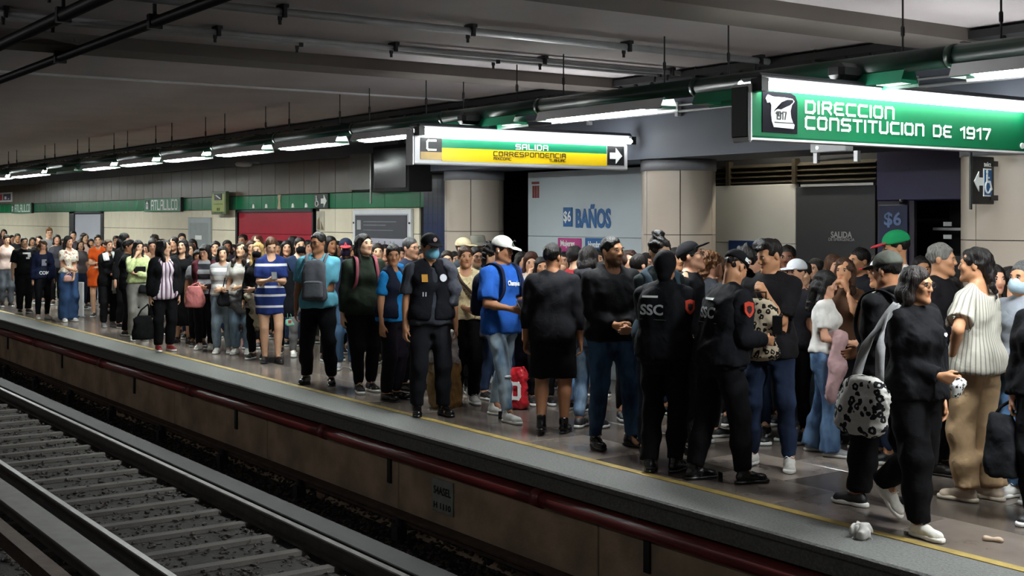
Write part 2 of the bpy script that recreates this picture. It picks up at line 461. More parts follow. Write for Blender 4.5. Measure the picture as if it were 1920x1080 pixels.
def nets(V, xs, ys, zs, smooth=1):
    S = V < 0
    for a in range(3):                       # keep the hull closed
        ix = [slice(None)] * 3; ix[a] = 0; S[tuple(ix)] = False; ix[a] = -1; S[tuple(ix)] = False
    nx, ny, nz = V.shape
    cnt = np.zeros((nx - 1, ny - 1, nz - 1), np.uint8)
    offs = [(i, j, k) for i in (0, 1) for j in (0, 1) for k in (0, 1)]
    for i, j, k in offs: cnt += S[i:nx - 1 + i, j:ny - 1 + j, k:nz - 1 + k]
    I, J, K = np.nonzero((cnt > 0) & (cnt < 8)); n = len(I)
    idm = np.full(cnt.shape, -1, np.int32); idm[I, J, K] = np.arange(n)
    c = {o: V[I + o[0], J + o[1], K + o[2]] for o in offs}; sg = {o: S[I + o[0], J + o[1], K + o[2]] for o in offs}
    acc = np.zeros((n, 3), np.float32); w = np.zeros(n, np.float32)
    for o in offs:
        for a in range(3):
            if o[a]: continue
            q = list(o); q[a] = 1; q = tuple(q)
            m = sg[o] != sg[q]; den = c[o] - c[q]; t = np.where(np.abs(den) > 1e-9, c[o] / np.where(np.abs(den) > 1e-9, den, 1), .5)
            t = np.clip(t, .05, .95)
            for b in range(3): acc[:, b] += np.where(m, t if b == a else o[b], 0)
            w += m
    acc /= np.maximum(w, 1)[:, None]
    P = np.stack([xs[I] + acc[:, 0] * (xs[I + 1] - xs[I]), ys[J] + acc[:, 1] * (ys[J + 1] - ys[J]), zs[K] + acc[:, 2] * (zs[K + 1] - zs[K])], 1)
    Q = []
    for a in range(3):
        sl0 = [slice(None)] * 3; sl1 = [slice(None)] * 3; sl0[a] = slice(0, -1); sl1[a] = slice(1, None)
        A, B = S[tuple(sl0)], S[tuple(sl1)]
        i, j, k = np.nonzero(A != B)
        ok = np.ones(len(i), bool); p = [i, j, k]
        for b in range(3):
            if b != a: ok &= (p[b] > 0) & (p[b] < cnt.shape[b])
        i, j, k = i[ok], j[ok], k[ok]; fl = A[i, j, k]
        b1, b2 = (a + 1) % 3, (a + 2) % 3
        def cell(d1, d2):
            q = [i.copy(), j.copy(), k.copy()]; q[b1] = q[b1] - d1; q[b2] = q[b2] - d2
            return idm[q[0], q[1], q[2]]
        q0, q1, q2, q3 = cell(1, 1), cell(0, 1), cell(0, 0), cell(1, 0)
        quad = np.stack([q0, q1, q2, q3], 1); quad[~fl] = quad[~fl][:, ::-1]
        Q.append(quad)
    Q = np.concatenate(Q); Q = Q[(Q >= 0).all(1)]
    for _ in range(smooth):
        s_ = np.zeros_like(P); ct = np.zeros(len(P), np.float32)
        for e in range(4):
            a_, b_ = Q[:, e], Q[:, (e + 1) % 4]
            for b in range(3):
                s_[:, b] += np.bincount(a_, P[b_, b], len(P)) + np.bincount(b_, P[a_, b], len(P))
            ct += np.bincount(a_, minlength=len(P)) + np.bincount(b_, minlength=len(P))
        P = P * .5 + .5 * s_ / np.maximum(ct, 1)[:, None]
    return P.astype(np.float32), Q.astype(np.int32)
TRIS = [0]
def mesh_np(name, P, Q, vcol=None):
    me = bpy.data.meshes.new(name)
    me.vertices.add(len(P)); me.vertices.foreach_set('co', P.ravel())
    me.loops.add(Q.size); me.loops.foreach_set('vertex_index', Q.ravel())
    me.polygons.add(len(Q)); me.polygons.foreach_set('loop_start', np.arange(len(Q), dtype=np.int32) * 4)
    me.polygons.foreach_set('use_smooth', np.ones(len(Q), bool))
    me.update(calc_edges=True)
    if vcol is not None:
        at = me.attributes.new('Col', 'FLOAT_COLOR', 'POINT')
        at.data.foreach_set('color', np.concatenate([vcol, np.ones((len(P), 1), np.float32)], 1).astype(np.float32).ravel())
    TRIS[0] += 2 * len(Q)
    return me
def rotm(yaw=0, pitch=0, tilt=0):
    return np.array((Matrix.Rotation(math.radians(yaw), 3, 'Z') @ Matrix.Rotation(math.radians(pitch), 3, 'X') @ Matrix.Rotation(math.radians(tilt), 3, 'Y')))
# ------------------------------------------------------------------ the station: floor, walls, ceiling
EDGE_Y, LINE_Y, WALL_Y, BEAM_Y, CEIL = 5.58, 6.08, 8.9, 8.5, 3.30
XL, XR = -46.0, 2.5
m_conc_dark = mat('concrete_dark', '#4a4848', .85, var=.25, scale=3, bump=.4, bscale=40)
m_conc = mat('concrete_tan', '#b09a82', .9, var=.3, scale=2.5, bump=.5, bscale=30)
m_ceil = mat('ceiling_paint', '#bdb5b6', .75, var=.08, scale=1.2, bump=.15, bscale=12)
m_beam_c = mat('ceiling_beam_paint', '#6a625d', .8, var=.12, scale=1.5)
m_fascia = mat('beam_paint', '#646974', .65, var=.08, scale=1.5)
m_tile_b = mat('tile_beige', '#ece2ca', .28, var=.06, scale=2.0, clear=.3)
m_tile_shade = mat('tile_upper_shaded', '#6a5c4e', .35, var=.12, scale=2.0, clear=.1)  # top row: beige tile with the shade above the lamps put into its colour
m_tile_g = mat('tile_green', '#1f7a50', .25, var=.10, scale=2.0, clear=.3)
m_black = mat('black_paint', '#0d0e10', .45, var=.1)
m_black_m = mat('black_matt', '#08090a', .85, var=.1)
m_dgreen = mat('dark_green_metal', '#0b261d', .35, var=.12, scale=3)
m_white = mat('white_paint', '#d8d9dc', .4, var=.04)
m_alu = mat('aluminium', '#b4b6b8', .35, .6, var=.06)
m_steel = mat('rail_steel', '#55524f', .4, .7, var=.25, scale=9)
m_rust = mat('rusty_steel', '#4a3a32', .7, .4, var=.35, scale=7, bump=.3)
m_red = mat('red_pipe', '#6e2222', .38, var=.2, scale=3, clear=.2)
m_grey_pipe = mat('conduit_grey', '#b2b2b5', .5, .2, var=.1)
m_dark_pipe = mat('conduit_dark', '#2a292b', .6, .2, var=.15)
m_letter = mat('letter_white', '#eef1ee', .5, var=.02)
m_letter_k = mat('letter_black', '#17181a', .5, var=.02)

# floor of polished slabs
fl = struct(MB().box(XL, XR, LINE_Y + .04, 13.0, -.16, -.012).build('floor', mat('floor_joint', '#1c1a19', .8)))
def floor_mat(i, c, r):
    return mat('floor_slab_%d' % i, c, r, var=.38, scale=1.7, bump=.03, bscale=30, detail=8)
fm = [floor_mat(0, '#756b64', .2), floor_mat(1, '#605751', .24), floor_mat(2, '#857a72', .18), floor_mat(3, '#544c46', .26)]
rng = random.Random(4)
tw, tl = .62, .92
slab = MB().box(.002, tl - .002, .002, tw - .002, -.03, 0, .002).mesh('slab')
far = MB()
for j in range(8):
    for i in range(50):
        x = 1.6 - (i + 1) * tl + (tl / 2 if j % 2 else 0); y = LINE_Y + .04 + j * tw
        if x < -30 or j > 4:
            far.box(x + .002, x + tl - .002, y + .002, y + tw - .002, -.03, 0)
        else:
            link('slab', slab, fm[rng.randrange(4)], fl, (x, y, 0))
o = far.build('far_slabs', fm[1], fl); o['kind'] = 'stuff'
e = MB().box(XL, XR, EDGE_Y, LINE_Y - .035, -.055, 0, .012).box(XL, XR, EDGE_Y + .045, LINE_Y - .035, -.17, -.055)
struct(e.build('trim_1', mat('edge_concrete', '#636461', .8, var=.3, scale=60, bump=.5, bscale=120)))
struct(MB().box(XL, XR, LINE_Y - .035, LINE_Y + .04, -.16, .0015).build('trim_2', mat('yellow_line', '#a08a4a', .6, var=.25, scale=8, bump=.1)))
# track side of the platform
w = struct(MB().box(XL, XR, 5.79, 6.0, -1.02, -.16).build('wall_track_side', m_conc_dark))
pm = MB().box(.006, 2.894, 5.75, 5.80, -1.02, -.16, .006).mesh('concrete_panel')
for i in range(17):
    link('concrete_panel', pm, m_conc, w, (-44.95 + 2.9 * i + .15, 0, 0))
pr = tag(empty('red_pipe', (0, 5.63, -.245)), 'long dark red pipe fixed under the platform edge above the track', 'pipe')
seg = MB().tube([(.03, 0, 0), (3.52, 0, 0)], .062, 14).mesh('pipe_section', True); cpl = MB().tube([(-.05, 0, 0), (.05, 0, 0)], .073, 14).mesh('coupling', True)
brk = MB().box(-.03, .03, .0, .13, -.02, .075).box(-.03, .03, .10, .13, -.33, .07).mesh('bracket')
for i in range(12):
    x = -44.9 + 3.6 * i + 1.25
    link('pipe_section', seg, m_red, pr, (x, 0, 0)); link('coupling', cpl, m_red, pr, (x, 0, 0)); link('bracket', brk, m_black, pr, (x + 1.1, 0, 0))
pl = tag(empty('track_plate', (-9.22, 5.742, -.535)), 'small pale metal plate with stencilled characters on the concrete wall below the platform', 'plate')
MB().box(-.17, .17, -.006, .006, -.145, .145, .004).build('plate', mat('plate_grey', '#8d938c', .6, var=.2, scale=9), pl)
for t_, sz, wd, zz in (('S4ASEL', .095, .28, .045), ('H 1110', .07, .28, -.085)):
    link('lettering', text_mesh(t_, sz, wd, .001, .002), m_letter_k, pl, (0, -.008, zz))
# track bed
tb = struct(MB().box(XL, XR + 6, -3.0, 5.75, -1.25, -.99).build('floor_track_bed', mat('ballast_bed', '#201d1b', .95, var=.4, scale=20, bump=.8, bscale=40)))
slm = mat('sleeper_concrete', '#403b38', .85, var=.25, scale=4, bump=.3)
sm_ = MB().box(-.085, .085, 2.55, 5.15, -1.1, -.955, .03).mesh('sleeper')
sl = tag(empty('sleeper_track', (0, 0, 0)), 'grey concrete sleepers and steel running rails of the track beside the platform', 'track')
for i in range(62):
    link('sleeper', sm_, slm, sl, (1.0 - .6 * i, 0, 0))
def rail(y, zt, m):
    r = MB()
    r.box(XL, XR, y - .035, y + .035, zt - .04, zt, .008); r.box(XL, XR, y - .011, y + .011, zt - .13, zt - .04); r.box(XL, XR, y - .07, y + .07, zt - .145, zt - .125)
    return r.build('rail', m, sl)
rail(3.33, -.815, m_steel); rail(4.765, -.815, m_steel)
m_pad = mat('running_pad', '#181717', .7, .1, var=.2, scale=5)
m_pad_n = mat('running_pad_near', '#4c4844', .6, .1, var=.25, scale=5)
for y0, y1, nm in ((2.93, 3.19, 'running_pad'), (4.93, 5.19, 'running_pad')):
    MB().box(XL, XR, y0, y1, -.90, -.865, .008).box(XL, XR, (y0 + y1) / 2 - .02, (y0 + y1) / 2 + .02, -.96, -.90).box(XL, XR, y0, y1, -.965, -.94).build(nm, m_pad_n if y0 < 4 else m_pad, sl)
for y, sg in ((2.52, 1), (5.47, -1)):
    gb = tag(empty('guide_bar', (0, y, -.70)), 'dark steel guide bar on insulators along the ' + ('near' if sg > 0 else 'platform') + ' side of the track', 'guide bar')
    MB().box(XL, XR, -.06, .06, -.012, .012).box(XL, XR, -sg * .06 - .012, -sg * .06 + .012, -.10, .0).build('bar', m_rust, gb)
    ins = MB().box(-.05, .05, -.05, .05, -.27, -.10).box(-.09, .09, -.03, .03, -.31, -.27).tube([(0, 0, -.10), (0, 0, -.01)], .035, 8).mesh('insulator')
    for i in range(18): link('insulator', ins, m_dark_pipe, gb, (-33.5 + 2.0 * i, 0, 0))
MB_b = MB()
rs = np.random.RandomState(3); base = np.array([(1, 0, 0), (-1, 0, 0), (0, 1, 0), (0, -1, 0), (0, 0, 1), (0, 0, -1)], float)
of = [(0, 2, 4), (2, 1, 4), (1, 3, 4), (3, 0, 4), (2, 0, 5), (1, 2, 5), (3, 1, 5), (0, 3, 5)]
nst = 20000; xs_ = -3.0 - 27 * rs.rand(nst) ** 1.4; ys_ = rs.uniform(1.2, 5.75, nst); ys_[:4000] = rs.uniform(5.2, 5.74, 4000)
zlift = np.where(ys_ > 5.2, (ys_ - 5.2) * .22, 0)
bv = []; bf = []
for k in range(nst):
    R_ = rotm(*rs.uniform(0, 360, 3)); sc = rs.uniform(.014, .034)
    q = (base * rs.uniform(.6, 1.3, (6, 3)) * sc) @ R_.T * np.array([1, 1, .65]) + np.array([xs_[k], ys_[k], -.985 + rs.uniform(-.012, .02) + zlift[k]])
    bv += q.tolist(); bf += [tuple(i + 6 * k for i in f) for f in of]
MB_b.v, MB_b.f = bv, bf
o = MB_b.build('ballast', mat('ballast_stone', '#3a3431', .9, var=.5, scale=14)); tag(o, 'dark crushed stone ballast between the sleepers of the track', 'ballast', kind='stuff')

# tiled back wall of the platform
TX0 = -16.88; TWD = .553
wall = struct(MB().box(XL, -14.2, WALL_Y + .03, WALL_Y + .3, -.1, CEIL).build('wall_back', m_black_m))
def panel_mesh(z0, z1, wdt=TWD): return MB().box(.005, wdt - .005, 0, .03, z0 + .004, z1 - .004, .004).mesh('tile')
rows = [(0, .55, m_tile_b), (.55, 1.10, m_tile_b), (1.10, 1.65, m_tile_b), (1.65, 2.02, m_tile_b), (2.02, 2.262, m_tile_g), (2.262, 2.80, m_tile_shade)]
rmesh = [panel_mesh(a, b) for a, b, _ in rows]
DOOR_R = (x_on_Y(443, WALL_Y), x_on_Y(589, WALL_Y)); DOOR_L = (x_on_Y(131, WALL_Y), x_on_Y(195, WALL_Y))
for i in range(44):
    x = TX0 - (i + 1) * TWD; xc = x + TWD / 2
    door = any(a - .1 < xc < b + .1 for a, b in (DOOR_R, DOOR_L))
    for r_, (z0, z1, m) in enumerate(rows):
        if door and z1 < 2.03: continue
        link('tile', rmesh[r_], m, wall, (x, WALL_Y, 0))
rest = MB()
for i in range(8):
    x = TX0 - (44 + i + 1) * TWD; rest.box(x + .005, x + TWD - .005, WALL_Y, WALL_Y + .03, 0, 2.8)
struct(rest.build('wall_far_end', m_tile_b))
gm = panel_mesh(2.02, 2.262, 1.0)
for k in range(3):
    link('tile', gm, m_tile_g, wall, (TX0 + k * 1.0, WALL_Y, 0))
for r_, (z0, z1) in enumerate(((0, .55), (.55, 1.10), (1.10, 1.65), (1.65, 2.02))):
    mm = panel_mesh(z0, z1, .66)
    for k in range(3): link('tile', mm, m_tile_b, wall, (TX0 + k * .66, WALL_Y, 0))
# shutter and doorway in the tiled wall
def wall_door(name, x0, x1, zt, m, fm_, light=False, jamb=.08):
    o = struct(empty(name, ((x0 + x1) / 2, WALL_Y, 0))); hw = (x1 - x0) / 2
    f = MB().box(-hw, -hw + jamb, -.02, .05, 0, zt).box(hw - jamb * .5, hw, -.02, .05, 0, zt).box(-hw, hw, -.02, .05, zt - .05, zt); f.build('frame', fm_, o)
    return o, hw
o, hw = wall_door('door_1', DOOR_R[0], DOOR_R[1], 2.02, None, m_black)
m_redd = mat('red_shutter', '#a01f33', .3, var=.10, scale=1.5, clear=.3)
for k in range(5):
    z0 = .02 + k * .395; MB().box(-hw + .12, hw - .06, .0, .04, z0 + .002, min(z0 + .392, 1.965), .004).build('panel', m_redd, o)
o, hw = wall_door('door_2', DOOR_L[0], DOOR_L[1], 2.03, None, m_black, jamb=.42)
MB().box(-hw + .44, hw - .03, .0, .04, 0, 1.96, .004).build('panel', mat('grey_panel', '#a9abb4', .5, var=.05, scale=1), o)
# station name boards, signs and posters on the tiled wall
def name_board(x0, x1):
    o = tag(empty('station_sign', ((x0 + x1) / 2, WALL_Y - .03, 2.14)), 'green station sign reading ATLALILCO on the green wall band, ' + ('nearer red shutter' if x0 > -30 else 'at far left'), 'sign')
    hw = (x1 - x0) / 2
    MB().box(-hw, hw, -.02, .02, -.135, .135, .006).build('board', mat('sign_green', '#1b7d50', .4, var=.05), o)
    mb = MB(); stroke_text(mb, 'ATLALILCO', -hw + .46, -.09, .18, -.022, total=hw * 2 - .66, th=.032); mb.build('lettering', m_letter, o)
    ic = MB().box(-hw + .08, -hw + .33, -.026, -.02, -.10, .105, .0).build('emblem_field', m_black, o)
    em = MB(); 
    for r0 in (-.085, -.055, -.025): em.box(-hw + .13, -hw + .28, -.03, -.026, r0, r0 + .02)
    em.prism([(-hw + .12, .015), (-hw + .29, .015), (-hw + .205, .085)], -.03, -.026); em.build('emblem', m_letter, o)
    MB().box(hw - .03, hw + .03, -.035, .02, -.14, .14).build('end_cap', m_black, o)
    return o
name_board(x_on_Y(272, 8.87), x_on_Y(341, 8.87)); name_board(x_on_Y(22, 8.87), x_on_Y(61, 8.87))
def board(name, label, cat, u0, u1, v0, v1, Y=WALL_Y, th=.05, m=None, frame=None, fw=.05):
    x0, x1 = x_on_Y(u0, Y), x_on_Y(u1, Y); um = (u0 + u1) / 2; zt, zb = z_on_Y(um, v0, Y), z_on_Y(um, v1, Y)
    o = tag(empty(name, ((x0 + x1) / 2, Y, zb)), label, cat); hw = (x1 - x0) / 2; H = zt - zb
    MB().box(-hw, hw, -th, -.001, 0, H, .008).build('backing', frame or m, o)
    MB().box(-hw + fw, hw - fw, -th - .003, -th + .01, fw, H - fw).build('face', m, o)
    return o, hw, H
o, hw, H = board('map_board', 'large framed line map with dark header panel on the wall beside the dark blue pillar', 'map', 667, 776, 392, 485, m=mat('map_paper', '#a9a8b4', .6, var=.05, scale=1), frame=m_white, fw=.07)
MB().box(-hw + .1, hw - .1, -.062, -.052, H - .42, H - .09).build('header', mat('map_header', '#3c3d45', .6, var=.05), o)
MB().box(-hw + .36, hw * .55, -.066, -.062, H - .19, H - .175).box(-hw + .36, hw * .2, -.066, -.062, H - .24, H - .225).box(-hw + .36, hw * .45, -.066, -.062, H - .31, H - .3).build('printed_lines', mat('faint_print', '#6d6e76', .6), o)
MB().box(-hw + .16, -hw + .28, -.066, -.062, H - .30, H - .16).build('emblem', m_alu, o)
ln = MB(); r2 = random.Random(9)
for _ in range(22):
    x, z = r2.uniform(-hw + .15, hw - .15), r2.uniform(.1, H - .5); a = r2.uniform(.08, .35)
    if r2.random() < .5: ln.box(x, min(x + a, hw - .1), -.056, -.052, z, z + .008)
    else: ln.box(x, x + .008, -.056, -.052, z, min(z + a, H - .46))
ln.build('map_lines', mat('map_line', '#66646e', .6), o)
for sx in (-1, 1): MB().tube([(sx * (hw - .035), -.062, H - .2), (sx * (hw - .035), -.05, H - .2)], .015, 8).build('screw', m_black, o)
o, hw, H = board('notice_case', 'narrow silver framed notice case with grey poster on beige tiles left of the red shutter', 'poster', 357, 398, 408, 500, m=mat('poster_grey', '#8f9797', .4, var=.15, scale=5), frame=mat('case_silver', '#aab3b4', .35, .3, var=.05), fw=.10)
MB().box(-.16, .16, -.058, -.052, H - .42, H - .34).build('white_print', m_letter, o); MB().box(-hw + .14, hw - .14, -.058, -.052, H - .72, H - .71).build('printed_line', m_letter, o)
o, hw, H = board('hanging_notice', 'yellow green projecting notice with a black symbol above the tiles beside the red shutter', 'sign', 403, 430, 359, 402, Y=8.80, th=.07, m=mat('notice_yellow', '#8f9c45', .4, var=.08), frame=mat('notice_frame', '#4f5f35', .4), fw=.05)
MB().box(-.05, .05, -.005, .105, H * .4, H * .5).build('bracket', m_dark_pipe, o); MB().box(-.17, .17, -.08, -.072, H * .62, H * .9).build('symbol_field', m_black, o); MB().prism([(-.12, H * .82), (.1, H * .66), (.14, H * .69), (-.08, H * .86)], -.084, -.08).build('symbol', m_letter, o)
MB().box(-.2, .2, -.08, -.072, H * .44, H * .46).box(-.05, -.02, -.08, -.072, H * .16, H * .28).box(.03, .06, -.08, -.072, H * .16, H * .28).box(-.18, .18, -.08, -.072, H * .06, H * .1).build('printed_text', mat('notice_print', '#3c4420', .6), o)
def wheelchair(mb, cx, cz, s, y0, y1):
    mb.tube([(cx - .12 * s, y0, cz + .34 * s), (cx - .12 * s, y1, cz + .34 * s)], .07 * s, 10)
    mb.prism([(cx - .17 * s, cz - .02 * s), (cx - .07 * s, cz - .02 * s), (cx - .07 * s, cz + .26 * s), (cx - .17 * s, cz + .26 * s)], y0, y1)
    mb.box(cx - .1 * s, cx + .12 * s, y0, y1, cz - .04 * s, cz + .04 * s); mb.box(cx - .1 * s, cx + .06 * s, y0, y1, cz + .11 * s, cz + .17 * s)
    mb.prism([(cx + .06 * s, cz - .02 * s), (cx + .2 * s, cz - .3 * s), (cx + .28 * s, cz - .26 * s), (cx + .14 * s, cz + .03 * s)], y0, y1)
    ring = [(cx - .06 * s + .2 * s * math.cos(a), (y0 + y1) / 2, cz - .18 * s + .2 * s * math.sin(a)) for a in np.linspace(2.2, 6.1, 12)]
    mb.tube(ring, .035 * s, 5)
    return mb
def arrow(mb, cx, cz, s, y0, y1, sg=1):
    pts = [(-.5, -.2), (-.02, -.2), (-.02, -.5), (.5, 0), (-.02, .5), (-.02, .2), (-.5, .2)]
    P = [(cx + sg * a * s, cz + b * s) for a, b in pts]
    return mb.prism(P if sg > 0 else P[::-1], y0, y1)
o, hw, H = board('lift_sign', 'small dark sign with wheelchair symbol and white arrow on the green band', 'sign', 592, 618, 363, 391, m=m_dgreen, th=.03, fw=.01)
wheelchair(MB(), -.12, H * .5, .22, -.042, -.034).build('wheelchair_symbol', m_letter, o); arrow(MB(), .12, H * .5, .2, -.042, -.034).build('arrow', m_letter, o)
o, hw, H = board('torn_poster', 'torn narrow pale poster with brown drawing on beige tile right of the red shutter', 'poster', 594, 609, 396, 433, m=mat('torn_paper', '#b9b3a2', .8, var=.2, scale=6), th=.006, fw=.003)
MB().prism([(-.1, .02), (0, .02), (-.03, H * .7), (-.09, H * .55)], -.012, -.009).prism([(.03, .02), (.13, .02), (.02, H * .5)], -.012, -.009).build('drawing', mat('torn_print', '#7a6a50', .8), o)
o, hw, H = board('priority_sign', 'small white sign with a family symbol on a dark square above the farthest station sign', 'sign', -6, 24, 361, 379, m=m_white, th=.03, fw=.01)
MB().box(.0, hw - .1, -.044, -.032, .05, H - .05).build('dark_square', mat('sign_violet', '#1d1638', .5), o); MB().box(.2, .4, -.05, -.044, .08, H - .12).box(.6, .72, -.05, -.044, .08, H - .18).build('figures', m_letter, o); MB().box(-hw + .05, -.12, -.044, -.032, .05, H - .05).build('red_square', m_redd, o)
# small stickers on the green band
stm = MB().prism([(-.05, -.035), (.05, -.035), (.035, .015), (.015, .035), (-.03, .03)], -.012, 0).mesh('sticker')
for k, u_ in enumerate((476, 500, 550, 575)):
    tag(link('sticker', stm, m_letter, None, (x_on_Y(u_, WALL_Y), WALL_Y, 2.08)), 'small torn white sticker on the green band, %s from the left above the red shutter' % ('first', 'second', 'third', 'fourth')[k], 'sticker', 'stickers above the red shutter')
tag(MB().prism([(-.06, -.12), (.07, -.12), (.04, .02), (.08, .12), (-.05, .13), (-.02, 0)], -.012, 0).build('torn_label', mat('torn_label', '#b9a98c', .8, var=.3, scale=20), None, loc=(x_on_Y(524, WALL_Y), WALL_Y, 2.14)), 'brownish torn label on the green band above the red shutter', 'sticker')

# concrete beam over the columns, ceiling slab with cross beams
COLX = (-13.6, -9.72, -5.85)
bm = struct(MB().box(-14.9, XR, BEAM_Y, BEAM_Y + .9, 2.48, CEIL).build('trim_3', m_fascia))
struct(MB().box(XL, -14.9, WALL_Y - .12, WALL_Y + .3, 2.80, CEIL).build('trim_4', m_fascia))
ce = struct(MB().box(XL, 8, -8, 13, CEIL, CEIL + .3).build('ceiling', m_ceil))
cbm = MB().box(-.24, .24, -8, BEAM_Y, -.10, .02).mesh('cross_beam')
for x in (-2.0,) + (-5.95, -10.1):
    link('cross_beam', cbm, m_beam_c, ce, (x, 0, CEIL))
sj = MB().box(-.035, .035, -8, BEAM_Y, -.018, .02).mesh('joint_strip')
for x in (-12.75,): link('joint_strip', sj, m_white, ce, (x, 0, CEIL))
struct(MB().box(XL, XR, 12.6, 13, 0, CEIL).build('wall_rear', mat('rear_wall', '#2a2c33', .7)))
struct(MB().box(XR, XR + .2, 5.5, 13, -1.2, CEIL).build('wall_right', m_tile_b))
struct(MB().box(XL - .2, XL, -8, 13, -1.2, CEIL).build('wall_left', m_conc_dark))
# opposite platform under the camera
struct(MB().box(XL, 8, -8, -.6, -1.1, 0).build('floor_opposite', m_conc_dark))
struct(MB().box(XL, 8, -8.2, -8, 0, CEIL).build('wall_opposite', m_tile_b))
# round columns clad in beige panels
m_colm = mat('column_panel', '#b5a99b', .3, var=.07, scale=1.5, clear=.3); m_cap = mat('column_cap', '#8f9096', .5, var=.1)
for ci, cx in enumerate(COLX):
    o = struct(empty('column', (cx, 8.95, 0)))
    o['label'] = ('round beige clad column beside the dark blue pillar', 'round beige clad column right of the white toilets panel', 'beige clad column at the right with a projecting wheelchair sign')[ci]
    R0 = .385
    for z0, z1 in ((0, .85), (.857, 1.70), (1.707, 2.36)):
        for k in range(6):
            a0 = 2 * math.pi * k / 6 + .012 + .35; a1 = 2 * math.pi * (k + 1) / 6 - .012 + .35; n = 7
            mb_ = MB(); pt = lambda r_, a, z_: (r_ * math.cos(a), r_ * math.sin(a), z_); aa = list(np.linspace(a0, a1, n))
            strips = [[(pt(R0, a, z0), pt(R0, a, z1)) for a in aa], [(pt(R0, a, z1), pt(R0 - .02, a, z1)) for a in aa], [(pt(R0 - .02, a, z0), pt(R0, a, z0)) for a in aa],
                      [(pt(R0, aa[0], z1), pt(R0, aa[0], z0)), (pt(R0 - .02, aa[0], z1), pt(R0 - .02, aa[0], z0))][::-1], [(pt(R0, aa[-1], z0), pt(R0, aa[-1], z1)), (pt(R0 - .02, aa[-1], z0), pt(R0 - .02, aa[-1], z1))]]
            for st in strips:
                mb_.add([q for pr_ in st for q in pr_], [(2 * i, 2 * i + 2, 2 * i + 3, 2 * i + 1) for i in range(len(st) - 1)])
            mb_.build('cladding_panel', m_colm, o, True)
    MB().lathe([(R0 - .025, 0), (R0 - .025, 2.37)], n=24).build('core', m_black, o, True)
    MB().lathe([(R0 + .01, 2.362), (R0 + .01, 2.48)], n=28).build('cap', m_cap, o, True)
# dark blue pillar, dark recess and toilets panel
bx0, bx1 = x_on_Y(791, 8.86), x_on_Y(842, 8.86)
o = struct(MB().box(bx0, bx1, 8.9, 9.5, 0, 2.50).build('trim_5', m_black))
m_blue = mat('blue_mosaic', '#14264a', .3, var=.2, scale=9)
bt = MB().box(.002, .118, -.012, 0, .002, .118).mesh('mosaic_tile')
nn = int((bx1 - bx0) / .12)
for i in range(nn):
    for j in range(6, 20): link('mosaic_tile', bt, m_blue, o, (bx0 + i * .12, 8.9, j * .12))
struct(MB().box(bx0 - .5, -12.6, 10.4, 10.6, 0, CEIL).build('wall_recess', mat('navy_wall', '#10182c', .6)))
px0, px1 = x_on_Y(990, 9.3), -10.0
o = struct(empty('wall_toilets', ((px0 + px1) / 2, 9.3, 0))); hw = (px1 - px0) / 2; m_pan = mat('panel_pale', '#b9c3c9', .4, var=.04, scale=1)
for z0, z1 in ((0, .82), (.825, 1.645), (1.65, 2.45)): MB().box(-hw, hw, 0, .06, z0, z1, .003).build('panel', m_pan, o)
PC = (px0 + px1) / 2
def on_panel(u, v, Y=9.3): return x_on_Y(u, Y) - PC, z_on_Y(u, v, Y)
xa, za = on_panel(1057, 389); xb, zb = on_panel(1074, 425)
MB().box(xa, xb, -.012, 0, zb, za, .004).build('price_field', mat('toilet_blue', '#1d5a94', .5, var=.04), o)
link('lettering', text_mesh('$6', (za - zb) * .75, (xb - xa) * .8, .001, .003), m_letter, o, ((xa + xb) / 2, -.016, (za + zb) / 2))
xc, _ = on_panel(1080, 400); xd, _ = on_panel(1146, 400)
link('lettering', text_mesh('BAÑOS', .30, xd - xc, .002, .012), MATS[('m', 'toilet_blue')], o, ((xc + xd) / 2, -.006, (za + zb) / 2 + .01))
for nm, c_, u0, u1, txt in (('women_label', '#b0357c', 1047, 1091, 'Mujeres'), ('men_label', '#1d5a94', 1098, 1146, 'Hombres')):
    xa, za = on_panel(u0, 446); xb, zb = on_panel(u1, 478)
    MB().box(xa, xb, -.012, 0, zb, za, .01).build(nm, mat(nm, c_, .5, var=.05), o)
    link('lettering', text_mesh(txt, .10, (xb - xa) * .6, .001, .002), m_letter, o, ((xa + xb) / 2 - .03, -.015, za - .075))
xa, za = on_panel(998, 341); xb, zb = on_panel(1011, 371)
em = MB().box(xa, xb, -.01, 0, za - .03, za)
for k in range(3): em.box(xa + .015 + k * (xb - xa) * .34, xa + .015 + k * (xb - xa) * .34 + .03, -.01, 0, zb, za - .05)
em.build('metro_emblem', mat('emblem_red', '#8a3a36', .5), o)
# recess on the right: pale panel, louvres, emergency exit door, ticket counter
Y2 = 10.0
o = struct(empty('wall_right_recess', (0, Y2, 0)))
ex0, ex1, ex2 = x_on_Y(1330, Y2), x_on_Y(1491, Y2), x_on_Y(1641, Y2)
for z0, z1 in ((0, .8), (.805, 1.6), (1.605, 2.235)): MB().box(ex0 - .5, ex1, 0, .06, z0, z1, .003).build('panel', mat('panel_grey', '#c2c0b8', .5, var=.06, scale=1), o)
MB().box(ex0 - .5, ex2 + .1, .05, .2, 2.23, CEIL).build('upper_wall', m_black_m, o)
lm_ = mat('louvre_metal', '#403a2e', .35, .5, var=.1)
for k in range(4):
    s_ = MB(); z_ = 2.26 + k * .055
    s_.add([(ex0 - .4, -.0, z_), (ex2, -.0, z_), (ex2, .05, z_ + .035), (ex0 - .4, .05, z_ + .035), (ex0 - .4, .008, z_ - .006), (ex2, .008, z_ - .006), (ex2, .058, z_ + .029), (ex0 - .4, .058, z_ + .029)], [(0, 1, 2, 3), (4, 7, 6, 5), (0, 4, 5, 1), (3, 2, 6, 7), (0, 3, 7, 4), (1, 5, 6, 2)]); s_.build('louvre_slat', lm_, o)
